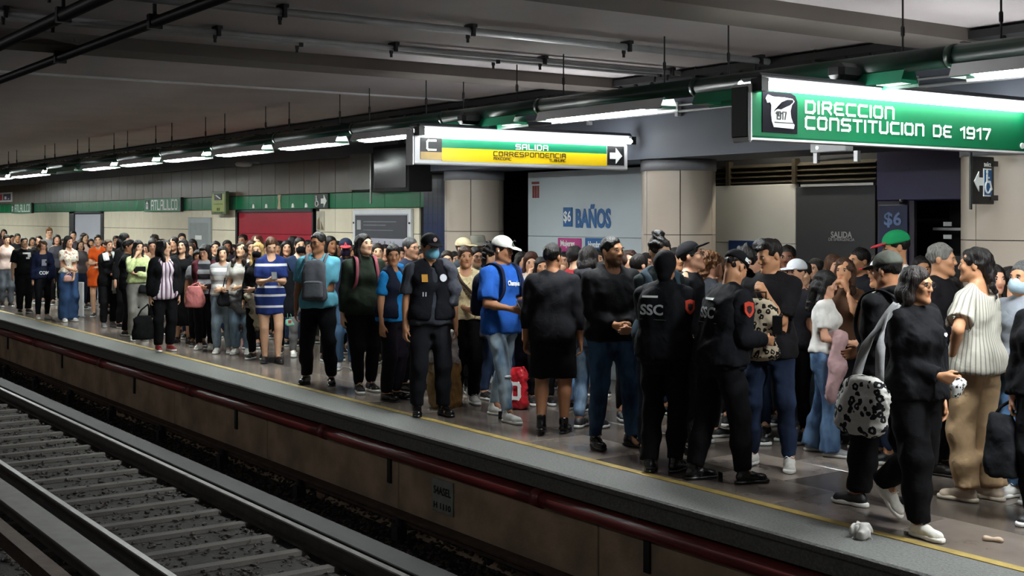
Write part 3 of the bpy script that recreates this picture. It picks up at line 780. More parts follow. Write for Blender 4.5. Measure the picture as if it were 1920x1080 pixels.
for x_ in (ex0 + .28, ex0 + 1.25): MB().box(x_, x_ + .05, -.02, .06, 2.235, 2.50).build('louvre_post', lm_, o)
xb_, zb_ = x_on_Y(1367, Y2), z_on_Y(1390, 451, Y2)
MB().box(xb_, x_on_Y(1416, Y2), -.012, 0, zb_ - .35, zb_, .008).build('blue_label', mat('label_blue', '#16305e', .5), o)
d = struct(empty('door_3', ((ex1 + ex2) / 2, Y2, 0))); hw = (ex2 - ex1) / 2
MB().box(-hw + .01, hw, 0, .05, 0, 2.20, .004).build('leaf', mat('door_charcoal', '#2c2e31', .5, var=.06, scale=1), d)
MB().box(-hw + .1, hw, -.03, .02, 2.20, 2.225).build('head_bar', m_alu, d)
link('lettering', text_mesh('SALIDA', .085, .27, .001, .002), m_alu, d, (.1, -.004, z_on_Y(1575, 440, Y2)))
link('lettering', text_mesh('DE EMERGENCIA', .045, .33, .001), m_alu, d, (.1, -.004, z_on_Y(1575, 449, Y2)))
kx0, kx1 = x_on_Y(1643, 9.8), -5.6
k_ = tag(empty('ticket_kiosk', ((kx0 + kx1) / 2, 9.8, 0)), 'dark kiosk with violet fascia and blue price poster behind the right column', 'kiosk'); hw = (kx1 - kx0) / 2
MB().box(-hw, hw, 0, .3, 2.04, 2.55, .01).build('fascia', mat('violet_fascia', '#262150', .5, var=.1), k_)
MB().box(-hw, -hw + .42, .02, .06, 0, 2.04).build('side_panel', mat('kiosk_side', '#3a3440', .6), k_)
MB().box(-hw + .42, hw, .55, .6, 0, 2.04).build('back', m_black_m, k_); MB().box(-hw + .42, hw, .02, .55, 0, 1.0).build('counter', m_black, k_)
MB().box(-hw + .03, -hw + .36, -.0, .02, 1.35, 2.0, .004).build('price_poster', mat('poster_navy', '#0c1d44', .5), k_)
link('lettering', text_mesh('$6', .17, .2, .001, .004), mat('poster_print', '#6479a8', .5), k_, (-hw + .195, -.004, z_on_Y(1673, 412, 9.8)))
MB().box(-hw + .42, hw, .3, .34, 1.76, 1.785).build('shelf_rail', m_alu, k_)
for zz in (1.82, 1.70): MB().box(-hw + .55, -hw + .64, .28, .285, zz - .02, zz + .02).build('price_label', m_letter, k_)
MB().tube([(-hw + .32, -.02, 2.01), (-hw + .32, -.02, 2.05)], .03, 10).build('dome_camera', m_black, k_, True)
MB().box(-hw + .5, hw - .2, .1, .3, 1.0, 1.55, .02).build('display_case', m_black, k_)
# box and strut under the beam, projecting sign on the right column
eb = tag(empty('emergency_light', (x_on_Y(1537, 8.3), 8.42, z_on_Y(1537, 278, 8.3))), 'white emergency light box under the beam behind the green direction sign', 'light')
MB().box(-.17, .22, -.05, .05, -.03, .05, .006).build('housing', m_white, eb); MB().tube([(-.09, -.056, .01), (-.09, -.05, .01)], .014, 8).build('indicator', emit('led', (.8, .9, 1), 3), eb); MB().tube([(-.14, 0, -.10), (.3, 0, -.085)], .008, 6).build('strut', m_dark_pipe, eb)
for sx in (-.14, .3): MB().box(sx - .02, sx + .02, -.02, .02, -.12, -.03).build('clamp', m_alu, eb)
ws = tag(empty('toilet_sign', (-5.656, 8.13, 2.15), math.radians(99.5)), 'dark projecting sign with white left arrow and blue wheelchair symbol on the right column', 'sign')
MB().box(0, .37, -.012, .012, -.17, .19, .006).build('plate', m_black, ws); MB().tube([(.0, 0, -.21), (.0, 0, .22)], .012, 8).build('rod', m_black, ws)
MB().box(.30, .42, -.02, .02, .12, .16).box(.30, .42, -.02, .02, -.14, -.10).build('bracket', m_black, ws)
arrow(MB(), .10, 0, .15, -.018, -.012, -1).build('arrow', m_letter, ws)
MB().box(.18, .31, -.017, -.012, -.11, .10).build('border', m_letter, ws); MB().box(.19, .31, -.019, -.016, -.10, .09).build('blue_field', MATS[('m', 'toilet_blue')], ws)
wheelchair(MB(), .255, -.0, .22, -.023, -.018).build('wheelchair_symbol', m_letter, ws); link('lettering', text_mesh('BAÑOS', .04, .12, .001), m_letter, ws, (.25, -.016, .13))
# housings left of the beam end
hb = tag(empty('wall_cabinet', (x_on_Y(689, 8.7), 8.7, 2.28)), 'pale box cabinet hung high on the wall left of the black screen housing', 'cabinet')
MB().box(-.33, .33, -.12, .12, 0, .52, .006).build('case', mat('cabinet_grey', '#6e6b68', .5, var=.06), hb); MB().box(.31, .335, -.13, -.11, -.2, .5).build('edge_rail', m_alu, hb)
sb = tag(empty('screen_housing', (x_on_Y(746, 8.3), 8.35, 2.22)), 'large black screen housing hung under the ceiling left of the yellow exit sign', 'screen')
MB().box(-.45, .5, -.18, .18, 0, .62, .01).build('case', m_black_m, sb); MB().box(-.40, .45, -.19, -.18, .05, .57).build('glass', mat('dark_glass', '#060708', .15), sb); MB().box(-.03, .03, -.03, .03, .62, .90).build('hanger', m_black, sb)
sk = tag(empty('loudspeaker', (x_on_Y(457, 8.5), 8.5, 2.74)), 'small oval white loudspeaker under the lamp row above the red shutter', 'loudspeaker')
MB().lathe([(.02, 0), (.12, .01), (.15, .05), (.12, .08)], n=16).build('shell', m_white, sk, True); MB().box(-.02, .02, -.02, .30, .06, .09).build('bracket', m_alu, sk)

# ------------------------------------------------------------------ pipes, trays and lamps under the ceiling
def conduit(label, x, y0, y1, z, r, m, clamps):
    o = tag(empty('ceiling_conduit', (x, y0, z)), label, 'conduit')
    MB().tube([(0, 0, 0), (0, y1 - y0, 0)], r, 10).build('tube', m, o, True)
    c = MB().box(-.06, .06, -.02, .02, r - .004, r + .02).box(-.05, -.03, -.012, .012, -r - .02, r).tube([(-.04, 0, -r - .05), (-.04, 0, -r - .01)], .012, 6).box(.02, .05, -.012, .012, -r - .012, r).mesh('clamp')
    for k in range(clamps): link('clamp', c, m_dark_pipe, o, (0, .35 + k * (y1 - y0 - .6) / max(1, clamps - 1), 0))
conduit('thick grey conduit across the ceiling, nearest the cross beam above the green sign', -7.72, .2, 8.3, CEIL - .05, .028, m_grey_pipe, 6)
conduit('thin grey conduit across the ceiling, right one of the close pair', -8.86, .2, 8.3, CEIL - .045, .022, m_grey_pipe, 6)
conduit('thin grey conduit across the ceiling, left one of the close pair', -9.04, .2, 8.3, CEIL - .045, .022, m_grey_pipe, 5)
for y, zz, r, lb in ((2.20, CEIL - .06, .042, 'dark pipe under the ceiling over the track, nearer the top left corner'), (2.78, CEIL - .05, .036, 'dark pipe under the ceiling over the track, farther from the top left corner')):
    o = tag(empty('track_pipe', (0, y, zz - .10)), lb, 'pipe')
    MB().tube([(XL, 0, 0), (XR, 0, 0)], r, 10).build('tube', m_black, o, True); MB().tube([(XL, .07, .04), (XR, .07, .04)], r * .5, 8).build('cable', m_dark_pipe, o, True)
    c = MB().box(-.025, .025, -.045, .045, -.045, .05).box(-.01, .01, -.01, .01, .05, .15).mesh('clamp')
    for k in range(14): link('clamp', c, m_black, o, (-30 + 2.2 * k, 0, 0))
tr = tag(empty('cable_tray', (0, 8.28, 3.225)), 'dark cable tray with many cables running along the beam under the ceiling', 'cable tray')
MB().box(XL, XR, -.1, .1, -.01, .0).box(XL, XR, -.105, -.095, -.01, .05).box(XL, XR, .095, .105, -.01, .05).build('tray', m_dark_pipe, tr)
for k, (dy, dz, r) in enumerate(((-.06, .03, .022), (-.01, .028, .018), (.04, .03, .02))):
    MB().tube([(XL + 1.3 * i, dy, dz + .012 * math.sin(i * 1.7 + k)) for i in range(38)], r, 6).build('cable', m_black if k != 1 else m_dark_pipe, tr, True)
th_ = MB().tube([(0, -.1, 0), (0, -.1, .075)], .006, 5).tube([(0, .1, 0), (0, .1, .075)], .006, 5).box(-.02, .02, -.12, .12, -.03, -.012).mesh('hanger'); kn = MB().lathe([(.008, -.05), (.022, -.035), (.022, -.02), (.008, -.01)], n=8).mesh('bolt')
for k in range(30):
    link('hanger', th_, m_black, tr, (-42 + 1.45 * k, 0, 0))
    for q in range(3): link('bolt', kn, m_black, tr, (-42 + 1.45 * k + .3 + q * .24, -.05, 0))
o = tag(empty('beam_conduit', (0, 8.46, 2.93)), 'thin grey conduit fixed to the face of the beam above the round columns', 'conduit')
MB().tube([(-14, 0, 0), (XR, 0, 0)], .014, 8).tube([(-14, 0, .06), (XR, 0, .06)], .010, 8).build('tube', m_grey_pipe, o, True)
bcl = MB().box(-.02, .02, -.02, .03, -.05, .09).mesh('clamp')
for k in range(11): link('clamp', bcl, m_grey_pipe, o, (-13.4 + 1.4 * k, 0, 0))
# lamp row over the platform: dark green tube with fluorescent troughs
LY, LZ, LR = 6.62, 2.87, .068
em_tube = emit('fluorescent', (.93, 1.0, .97), LAMP)
m_acr = mat('trough_green', '#1f6e52', .3, var=.1)
def mk(n, f): SHARED_L[n] = f
SHARED_L = {}
em_fresh = emit('fluorescent_fresh', (.95, 1.0, 1.0), LAMP * 1.7)
def lamp_row(Y, xs, em0, lab, oi=0):
    for i, (x0, x1, lit) in enumerate(xs):
        em = em_fresh if oi == 0 and x0 > -10 else em0
        o = tag(empty('lamp_unit', ((x0 + x1) / 2, Y, LZ)), lab(i, x0, lit), 'lamp', 'lamps in the row over the platform' if oi == 0 else 'lamps over the opposite platform'); hw = (x1 - x0) / 2
        MB().tube([(-hw, 0, 0), (hw, 0, 0)], LR, 16).build('housing', m_dgreen, o, True)
        MB().tube([(-hw, 0, 0), (-hw + .05, 0, 0)], LR + .006, 16).build('collar', m_dgreen, o, True)
        t = MB().add([(-hw + .05, -.05, -.055), (hw - .3, -.05, -.055), (hw - .3, .05, -.055), (-hw + .05, .05, -.055), (-hw + .05, -.085, -.135), (hw - .3, -.085, -.135), (hw - .3, .085, -.115), (-hw + .05, .085, -.115), (hw - .3, .095, -.156), (-hw + .05, .095, -.156)], [(0, 1, 2, 3), (0, 4, 5, 1), (3, 2, 6, 7), (7, 6, 8, 9)])
        if oi == 0: t.build('trough', m_white if lit else m_acr, o)
        for s0, s1 in ((-hw + .05, -hw + .2), (hw - .5, hw - .3)): MB().box(s0, s1, -.075, .075, -.14, -.117).build('end_plate', m_acr, o)
        MB().tube([(-hw + .18, 0, -.098), (hw - .48, 0, -.098)], .019, 10).build('tube', em if lit else mat('tube_off', '#c9d6cf', .3), o, True)
        if lit and oi == 0: MB().box(-hw + .20, hw - .50, -.06, .06, -.15, -.117, .01).build('diffuser', em, o)
        rod = MB().tube([(0, 0, LR - .01), (0, 0, CEIL - LZ - (.1 if False else 0))], .0065, 6).lathe([(.008, .16), (.013, .17), (.013, .22), (.008, .23)], n=8)
        me = rod.mesh('hanger_rod')
        for q in (-hw + .35, hw - .35): link('hanger_rod', me, m_black, o, (q, 0, 0))
units = []
spans = [(-2.3, -.4, 1), (-4.75, -2.3, 1), (-7.0, -4.75, 0), (-9.0, -7.0, 1), (-10.6, -9.0, 0), (-12.5, -10.6, 1), (-14.55, -12.5, 1), (-16.6, -14.55, 1), (-18.65, -16.6, 1), (-20.7, -18.65, 1), (-22.8, -20.7, 1), (-25.0, -22.8, 0), (-27.9, -25.0, 1), (-30.0, -27.9, 1), (-32.3, -30.0, 1), (-34.5, -32.3, 0), (-36.7, -34.5, 1), (-39, -36.7, 1), (-41.5, -39, 1)]
ordn = ['first', 'second', 'third', 'fourth', 'fifth', 'sixth', 'seventh', 'eighth', 'ninth', 'tenth', 'eleventh', 'twelfth', 'thirteenth', 'fourteenth', 'fifteenth', 'sixteenth', 'seventeenth', 'eighteenth', 'nineteenth', 'twentieth']
lamp_row(LY, spans, em_tube, lambda i, x, lit: ('%s lamp of the green tube lamp row counted from the right end, %s' % (ordn[i], 'lit' if lit else 'unlit')))
em_opp = emit('fluorescent_opposite', (1.0, .98, .98), LAMP_OPP)
lamp_row(-1.0, [(-30.5 + 3 * k, -27.5 + 3 * k, 1) for k in range(11)], em_opp, lambda i, x, lit: '%s lit lamp in the row above the platform opposite the crowd' % ordn[i], 1)
rl = tag(empty('recess_lamp', (-8.9, 9.72, 2.95)), 'warm lamp behind the beam over the emergency exit door', 'lamp')
MB().box(-.65, .65, -.06, .06, .03, .08).build('housing', m_white, rl); MB().tube([(-.6, 0, .005), (.6, 0, .005)], .018, 10).build('tube', emit('fluorescent_warm', (1.0, .93, .78), LAMP * 1.1), rl, True)
MB().box(-.55, -.5, -.02, .02, .08, CEIL - 2.95).box(.5, .55, -.02, .02, .08, CEIL - 2.95).build('hanger', m_dark_pipe, rl)
# hanging signs across the platform
em_sign = emit('fluorescent_sign', (.97, 1.0, 1.0), LAMP_SIGN)
def hang_sign(name, label, x, y0, y1, z0, z1, m_case):
    o = tag(empty(name, (x, y0, z0), math.pi / 2), label, 'sign'); L_ = y1 - y0; H = z1 - z0
    MB().box(0, L_, -.05, .05, 0, H, .012).build('case', m_case, o)
    MB().box(0, L_, -.125, .05, H + .035, H + .085, .02).build('hood', mat('sign_hood', '#2b2e33', .45), o)
    MB().tube([(.07, -.115, H + .005), (L_ - .02, -.115, H + .0)], .028, 12).build('tube', em_sign, o, True)
    MB().tube([(.07, .10, H + .03), (L_ - .02, .10, H + .03)], .024, 12).build('rear_tube', em_sign, o, True)
    for xx in (.035, L_ + .0): MB().box(xx - .03, xx + .03, -.14, -.05, H - .03, H + .05).build('tube_holder', m_black, o)
    yl = LY - y0
    MB().box(yl - .25, yl + .3, -.07, .07, H + .10, H + .21, .03).build('support_arm', m_black, o)
    return o, L_, H
o, Ls, Hs = hang_sign('direction_sign', 'large green hanging sign reading DIRECCION CONSTITUCION DE 1917 under a bright tube', -5.45, 5.56, 8.44, 2.368, 2.675, mat('sign_green_big', '#046a41', .6, var=.05, spec=.2))
MB().box(-.03, .0, -.075, .075, -.03, Hs + .02, .01).build('end_plate', m_white, o); MB().box(-.045, -.03, -.07, .07, 0, Hs, .01).build('end_box', m_dgreen, o)
MB().box(0, Ls, -.054, .054, -.014, .0).build('lower_rim', m_white, o)
fx0, fx1 = .10, .41
ef = MB().prism([(fx0, .035), (fx1, .035), (fx1, Hs - .07), (fx1 - .02, Hs - .035), (fx1 - .06, Hs - .02), (fx0, Hs - .02)], -.056, -.05).build('emblem_field', mat('emblem_dark', '#12121a', .7, spec=.1), o)
def emb(x, z): return fx0 + .31 * x, .035 + (Hs - .055) * z
scr = [(.30, .14), (.88, .12), (.90, .22), (.86, .26), (.80, .40), (.78, .55), (.82, .70), (.90, .80), (.84, .86), (.60, .88), (.28, .88), (.14, .92), (.08, .82), (.12, .72), (.20, .74), (.24, .66), (.23, .45), (.25, .28)]
MB().prism([emb(*q) for q in scr], -.061, -.056).build('scroll', m_letter, o)
MB().prism([emb(*q) for q in [(.30, .52), (.36, .60), (.50, .58), (.62, .64), (.76, .70), (.86, .78), (.84, .84), (.68, .83), (.52, .76), (.42, .66)]], -.064, -.061).build('quill', MATS[('m', 'emblem_dark')], o)
mb = MB(); x_, z_ = emb(.36, .34); stroke_text(mb, '1917', x_, z_, .045, -.062, th=.007, total=.09); mb.build('lettering', m_letter_k, o)
x_, z_ = emb(.32, .245); MB().box(x_, x_ + .17, -.064, -.061, z_, z_ + .006).build('scroll_line', m_letter_k, o)
mb = MB(); stroke_text(mb, 'DIRECCION', .493, .176, .068, -.05, th=.0165, total=.855); mb.build('lettering', m_letter, o)
words_text(o, m_letter, 'CONSTITUCION DE 1917', .493, .076, .068, 1.935, .0165)
MB().tube([(Ls - .06, -.06, .04), (Ls - .06, -.05, .04)], .022, 12).build('lock', m_letter, o)
o, Ls, Hs = hang_sign('exit_sign', 'hanging exit sign in green and yellow reading SALIDA CORRESPONDENCIA with a right arrow', -9.93, 5.84, 8.40, 2.37, 2.66, m_white)
MB().box(.30, Ls - .29, -.056, -.05, .157, Hs - .05).build('green_band', mat('exit_green', '#046b4a', .4, var=.04), o)
MB().box(.30, Ls - .29, -.056, -.05, .035, .157).build('yellow_band', mat('exit_yellow', '#e8c40e', .4, var=.04), o)
MB().box(.07, .30, -.056, -.05, .115, Hs - .045).build('letter_field', m_letter_k, o); MB().box(.07, .30, -.056, -.05, .045, .115).build('buff_field', mat('exit_buff', '#b79a5c', .5), o)
mb = MB(); stroke_text(mb, 'C', .14, .135, .085, -.056, th=.018, total=None, w=.09); mb.build('lettering', m_letter, o)
MB().box(Ls - .28, Ls - .06, -.056, -.05, .045, Hs - .05).build('arrow_field', m_letter_k, o); arrow(MB(), Ls - .17, .14, .16, -.062, -.056).build('arrow', m_letter, o)
mb = MB(); stroke_text(mb, 'SALIDA', 1.14, .170, .045, -.056, th=.010, total=.38); mb.build('lettering', m_letter, o)
mb = MB(); stroke_text(mb, 'CORRESPONDENCIA', .88, .100, .040, -.056, th=.008, total=.86); mb.build('lettering', mat('letter_brown', '#3a2f0c', .5), o); mb = MB(); stroke_text(mb, 'MIXCOAC', .88, .062, .022, -.056, th=.005, total=.2); mb.build('lettering', mat('letter_brown', '#3a2f0c', .5), o); mb = MB(); stroke_text(mb, 'TLAHUAC', 1.54, .062, .022, -.056, th=.005, total=.2); mb.build('lettering', mat('letter_brown', '#3a2f0c', .5), o)
MB().box(-.02, .0, -.06, .06, -.01, Hs + .03, .006).build('end_plate', m_alu, o)
# ------------------------------------------------------------------ people
def V3(*a): return np.array(a, float)
def ik(a, t, l1, l2, pole):
    """middle joint and reachable end of a two-bone limb"""
    a, t, pole = V3(*a), V3(*t), V3(*pole)
    d = t - a; L = np.linalg.norm(d); L2 = min(max(L, abs(l1 - l2) + .02), (l1 + l2) * .997); d = d / L; t = a + d * L2
    x = (l1 * l1 - l2 * l2 + L2 * L2) / (2 * L2); h = math.sqrt(max(l1 * l1 - x * x, 0))
    p = pole - d * (pole @ d); p = p / (np.linalg.norm(p) + 1e-9)
    return a + d * x + p * h, t
def unit(v): return v / (np.linalg.norm(v) + 1e-9)
SKIN = {'light': '#d9ab8c', 'mid': '#c8967a', 'tan': '#b78462', 'brown': '#9c6c4e', 'dark': '#6f4530'}
SHARED = {}
def eye_mesh():
    if 'eye' not in SHARED:
        m = MB(); pr = [(0.0001, -1)] + [(math.cos(a), math.sin(a)) for a in np.linspace(-1.2, 1.2, 5)] + [(0.0001, 1)]
        m.lathe([(r, z) for r, z in pr], n=8, cap=False)
        m.v = [(x * .0145, y * .008, z * .0066) for x, y, z in m.v]; SHARED['eye'] = m.mesh('eye', True)
        m2, t, b = nt('eye'); L = t.links
        tc = N(t, 'ShaderNodeTexCoord'); sp = N(t, 'ShaderNodeSeparateXYZ'); L.new(tc.outputs['Object'], sp.inputs[0])
        ab = N(t, 'ShaderNodeMath', operation='ABSOLUTE'); L.new(sp.outputs['X'], ab.inputs[0])
        g = N(t, 'ShaderNodeMath', operation='LESS_THAN'); L.new(ab.outputs[0], g.inputs[0]); g.inputs[1].default_value = .0062
        mx = N(t, 'ShaderNodeMix', data_type='RGBA'); mx.inputs['A'].default_value = (.45, .40, .37, 1); mx.inputs['B'].default_value = (.012, .007, .005, 1)
        L.new(g.outputs[0], mx.inputs['Factor']); L.new(mx.outputs['Result'], b.inputs['Base Color']); b.inputs['Roughness'].default_value = .2
        SHARED['eyemat'] = m2
        b2 = MB(); b2.tube([(-.018, .003, -.004), (-.006, -.003, .002), (.008, -.003, .003), (.02, .004, -.002)], [.0022, .0042, .004, .0018], 6); SHARED['brow'] = b2.mesh('eyebrow', True)
        gl = MB()
        for sx in (-1, 1):
            gl.tube([(sx * .034 + .024 * math.cos(a), -.008 * abs(math.cos(a)) * 0 - .0, .019 * math.sin(a)) for a in np.linspace(0, 2 * math.pi, 15)[:-1]], .0022, 5, closed=True)
            gl.tube([(sx * .058, 0, .005), (sx * .074, .025, .008), (sx * .079, .10, .002)], .002, 5)
        gl.tube([(-.010, 0, .005), (0, -.003, .008), (.010, 0, .005)], .002, 5)
        SHARED['glasses'] = gl.mesh('glasses', True)
        lp = MB().tube([(-.024, .008, .0005), (-.012, .001, .005), (-.003, -.0005, .006), (0, .0, .0048), (.003, -.0005, .006), (.012, .001, .005), (.024, .008, .0005)], [.0015, .0038, .0042, .004, .0042, .0038, .0015], 6).tube([(-.022, .008, -.0008), (-.01, .001, -.005), (.01, .001, -.005), (.022, .008, -.0008)], [.0015, .0046, .0046, .0015], 6)
        SHARED['lips'] = lp.mesh('lips', True)
    return SHARED['eye']
def shoe_meshes(kind):
    if ('shoe', kind) in SHARED: return SHARED[('shoe', kind)]
    S = Solid(); hi = {'sneaker': .095, 'hightop': .135, 'boot': .15, 'dress': .085, 'flat': .06}[kind]
    S.cone((0, .045, .05), (0, -.04, .05), .036, .037, .03).cone((0, -.04, .05), (.004, -.145, .034), .037, .032, .03)
    S.cone((-.012, -.12, .03), (.016, -.13, .03), .03, .032, .02)
    S.cone((0, .02, .05), (0, .024, hi), .042, .044 if hi > .1 else .036, .02)
    S.plane_cut((0, 0, -1), -.018).plane_cut((0, 0, 1), hi)
    up = mesh_np('shoe', *S.polygonise(.009))
    T = Solid(); th = .034 if kind == 'sneaker' else .03 if kind in ('hightop', 'boot') else .022
    T.ell((.002, -.115, th * .5), (.05, .083, th * 1.3), .02).ell((0, .03, th * .5), (.041, .066, th * 1.3), .02).cone((0, -.06, th * .5), (0, 0, th * .5), .034, .034, .03)
    T.plane_cut((0, 0, -1), -.002).plane_cut((0, 0, 1), th)
    so = mesh_np('sole', *T.polygonise(.0105))
    lc = None
    if kind in ('sneaker', 'hightop'):
        m = MB()
        for i in range(4):
            y = -.045 - i * .02; z = .093 - i * .0085
            m.tube([(-.024, y + .004, z - .014), (0, y, z), (.024, y + .004, z - .014)], .0038, 5)
        m.tube([(0, -.04, .094), (-.02, -.05, .106), (-.032, -.04, .095)], .003, 5).tube([(0, -.04, .094), (.02, -.05, .106), (.032, -.04, .095)], .003, 5)
        lc = m.mesh('laces', True)
    SHARED[('shoe', kind)] = (up, so, lc)
    return SHARED[('shoe', kind)]
HAIRCACHE = {}
def hair_solid(style, seed=0):
    S = Solid(); S.noise = (.004, 85, seed)
    if style in ('short', 'buzz', 'quiff', 'grey_short'):
        g = 0 if style != 'buzz' else -.005
        S.ell((0, .014, .036), (.081 + g, .098 + g, .089 + g), .01)
        if style == 'quiff':
            S.ell((0, -.045, .105), (.062, .05, .036), .03).ell((0, -.075, .075), (.055, .03, .022), .02); S.noise = (.007, 90, seed)
        S.ell((0, -.112, -.026), (.078, .072, .1), .015, '-')
        S.plane_cut((0, -.5, -.866), .016, .01)
    elif style == 'curly':
        rg = np.random.RandomState(seed)
        S.ell((0, .016, .036), (.092, .108, .1), .02)
        for _ in range(14):
            a, e = rg.uniform(.2, 2.9), rg.uniform(-.3, 1.3)
            S.ell((.085 * math.cos(a) * math.cos(e), .02 + .09 * math.sin(a) * math.cos(e), .035 + .09 * math.sin(e)), (.03,) * 3, .015)
        S.cone((0, .06, 0), (0, .07, -.09), .06, .05, .03)
        S.ell((0, -.106, -.036), (.064, .075, .1), .015, '-'); S.noise = (.012, 110, seed)
    else:
        S.ell((0, .016, .036), (.0845, .101, .092), .01)
        if style in ('long', 'longfront', 'wavy', 'bob', 'bangs'):
            end = -.13 if style in ('bob', 'bangs') else -.27
            yo = -.06 if style in ('longfront', 'wavy') else .01
            for sx in (-1, 1):
                S.chain([(sx * .064, .0, .04), (sx * .077, .012, -.07), (sx * .083, yo * .6, -.07 + (end + .07) * .55), (sx * .088, yo, end)], [.026, .03, .033, .022], .03)
            S.chain([(0, .06, .03), (0, .078, -.08), (0, .085, end)], [.068, .066, .05], .03)
            S.cone((-.05, .06, -.05), (.05, .06, -.05), .05, .05, .03)
        elif style == 'bun':
            S.ell((0, .085, .1), (.047, .045, .045), .012)
        elif style == 'topbun':
            S.ell((.0, .05, .135), (.055, .05, .036), .015); S.noise = (.007, 90, seed)
        elif style == 'ponytail':
            S.chain([(0, .095, .05), (0, .135, .02), (0, .14, -.1), (0, .12, -.24)], [.03, .036, .036, .018], .02)
        elif style == 'braid':
            S.chain([(0, .06, .03), (0, .095, -.05)], [.07, .05], .03)
            for i in range(13):
                S.ell((.012 * (-1) ** i + .02 + .003 * i, .115 + .004 * i, -.08 - .036 * i), (.03 - .001 * i, .027, .026), .008)
            S.noise = (.006, 90, seed)
        if style == 'tied': S.chain([(0, .085, .0), (0, .105, -.04)], [.035, .025], .02)
        S.ell((0, -.108, -.036), (.061, .073, .104), .015, '-')
        if style == 'bangs': S.ell((0, -.078, .062), (.06, .022, .036), .015)
        if style not in ('long', 'longfront', 'wavy', 'bob', 'bangs'): S.plane_cut((0, -.75, -.66), .03, .01)
        if style == 'wavy': S.noise = (.010, 55, seed)
    return S
def hair_mesh(style, seed, h):
    key = (style, seed % 3, round(h, 3))
    if key not in HAIRCACHE: HAIRCACHE[key] = mesh_np('hair', *hair_solid(style, seed % 3).polygonise(h))
    return HAIRCACHE[key]
def shared_solid(key, make, h):
    if (key, round(h, 3)) not in HAIRCACHE: HAIRCACHE[(key, round(h, 3))] = mesh_np(key, *make().polygonise(h))
    return HAIRCACHE[(key, round(h, 3))]
def cap_crown():
    S = Solid().ell((0, .012, .048), (.0895, .108, .088), .01); S.plane_cut((0, 0, -1), -.032); return S
def cap_brim():
    return Solid().ell((0, -.118, .042), (.076, .078, .009), .01, R=rotm(0, 7, 0))
def bucket_crown():
    return Solid().loft([.03, .06, .13], [.094, .09, .076], [.112, .108, .094], 0, .012, rnd=.02)
def bucket_brim():
    return Solid().loft([-.005, .02, .045], [.135, .12, .094], [.152, .138, .112], 0, .012, rnd=.006)
def beanie():
    S = Solid().ell((0, .014, .034), (.088, .104, .1), .01).cone((0, .04, 0), (0, .05, -.06), .075, .06, .03); S.ell((0, -.112, -.05), (.07, .075, .1), .01, '-'); return S
def mask_solid():
    S = Solid().ell((0, -.045, -.055), (.067, .078, .068), .01); S.plane_cut((0, 1, 0), -.004).plane_cut((0, -.25, 1), .028).plane_cut((0, 0, -1), .112); return S

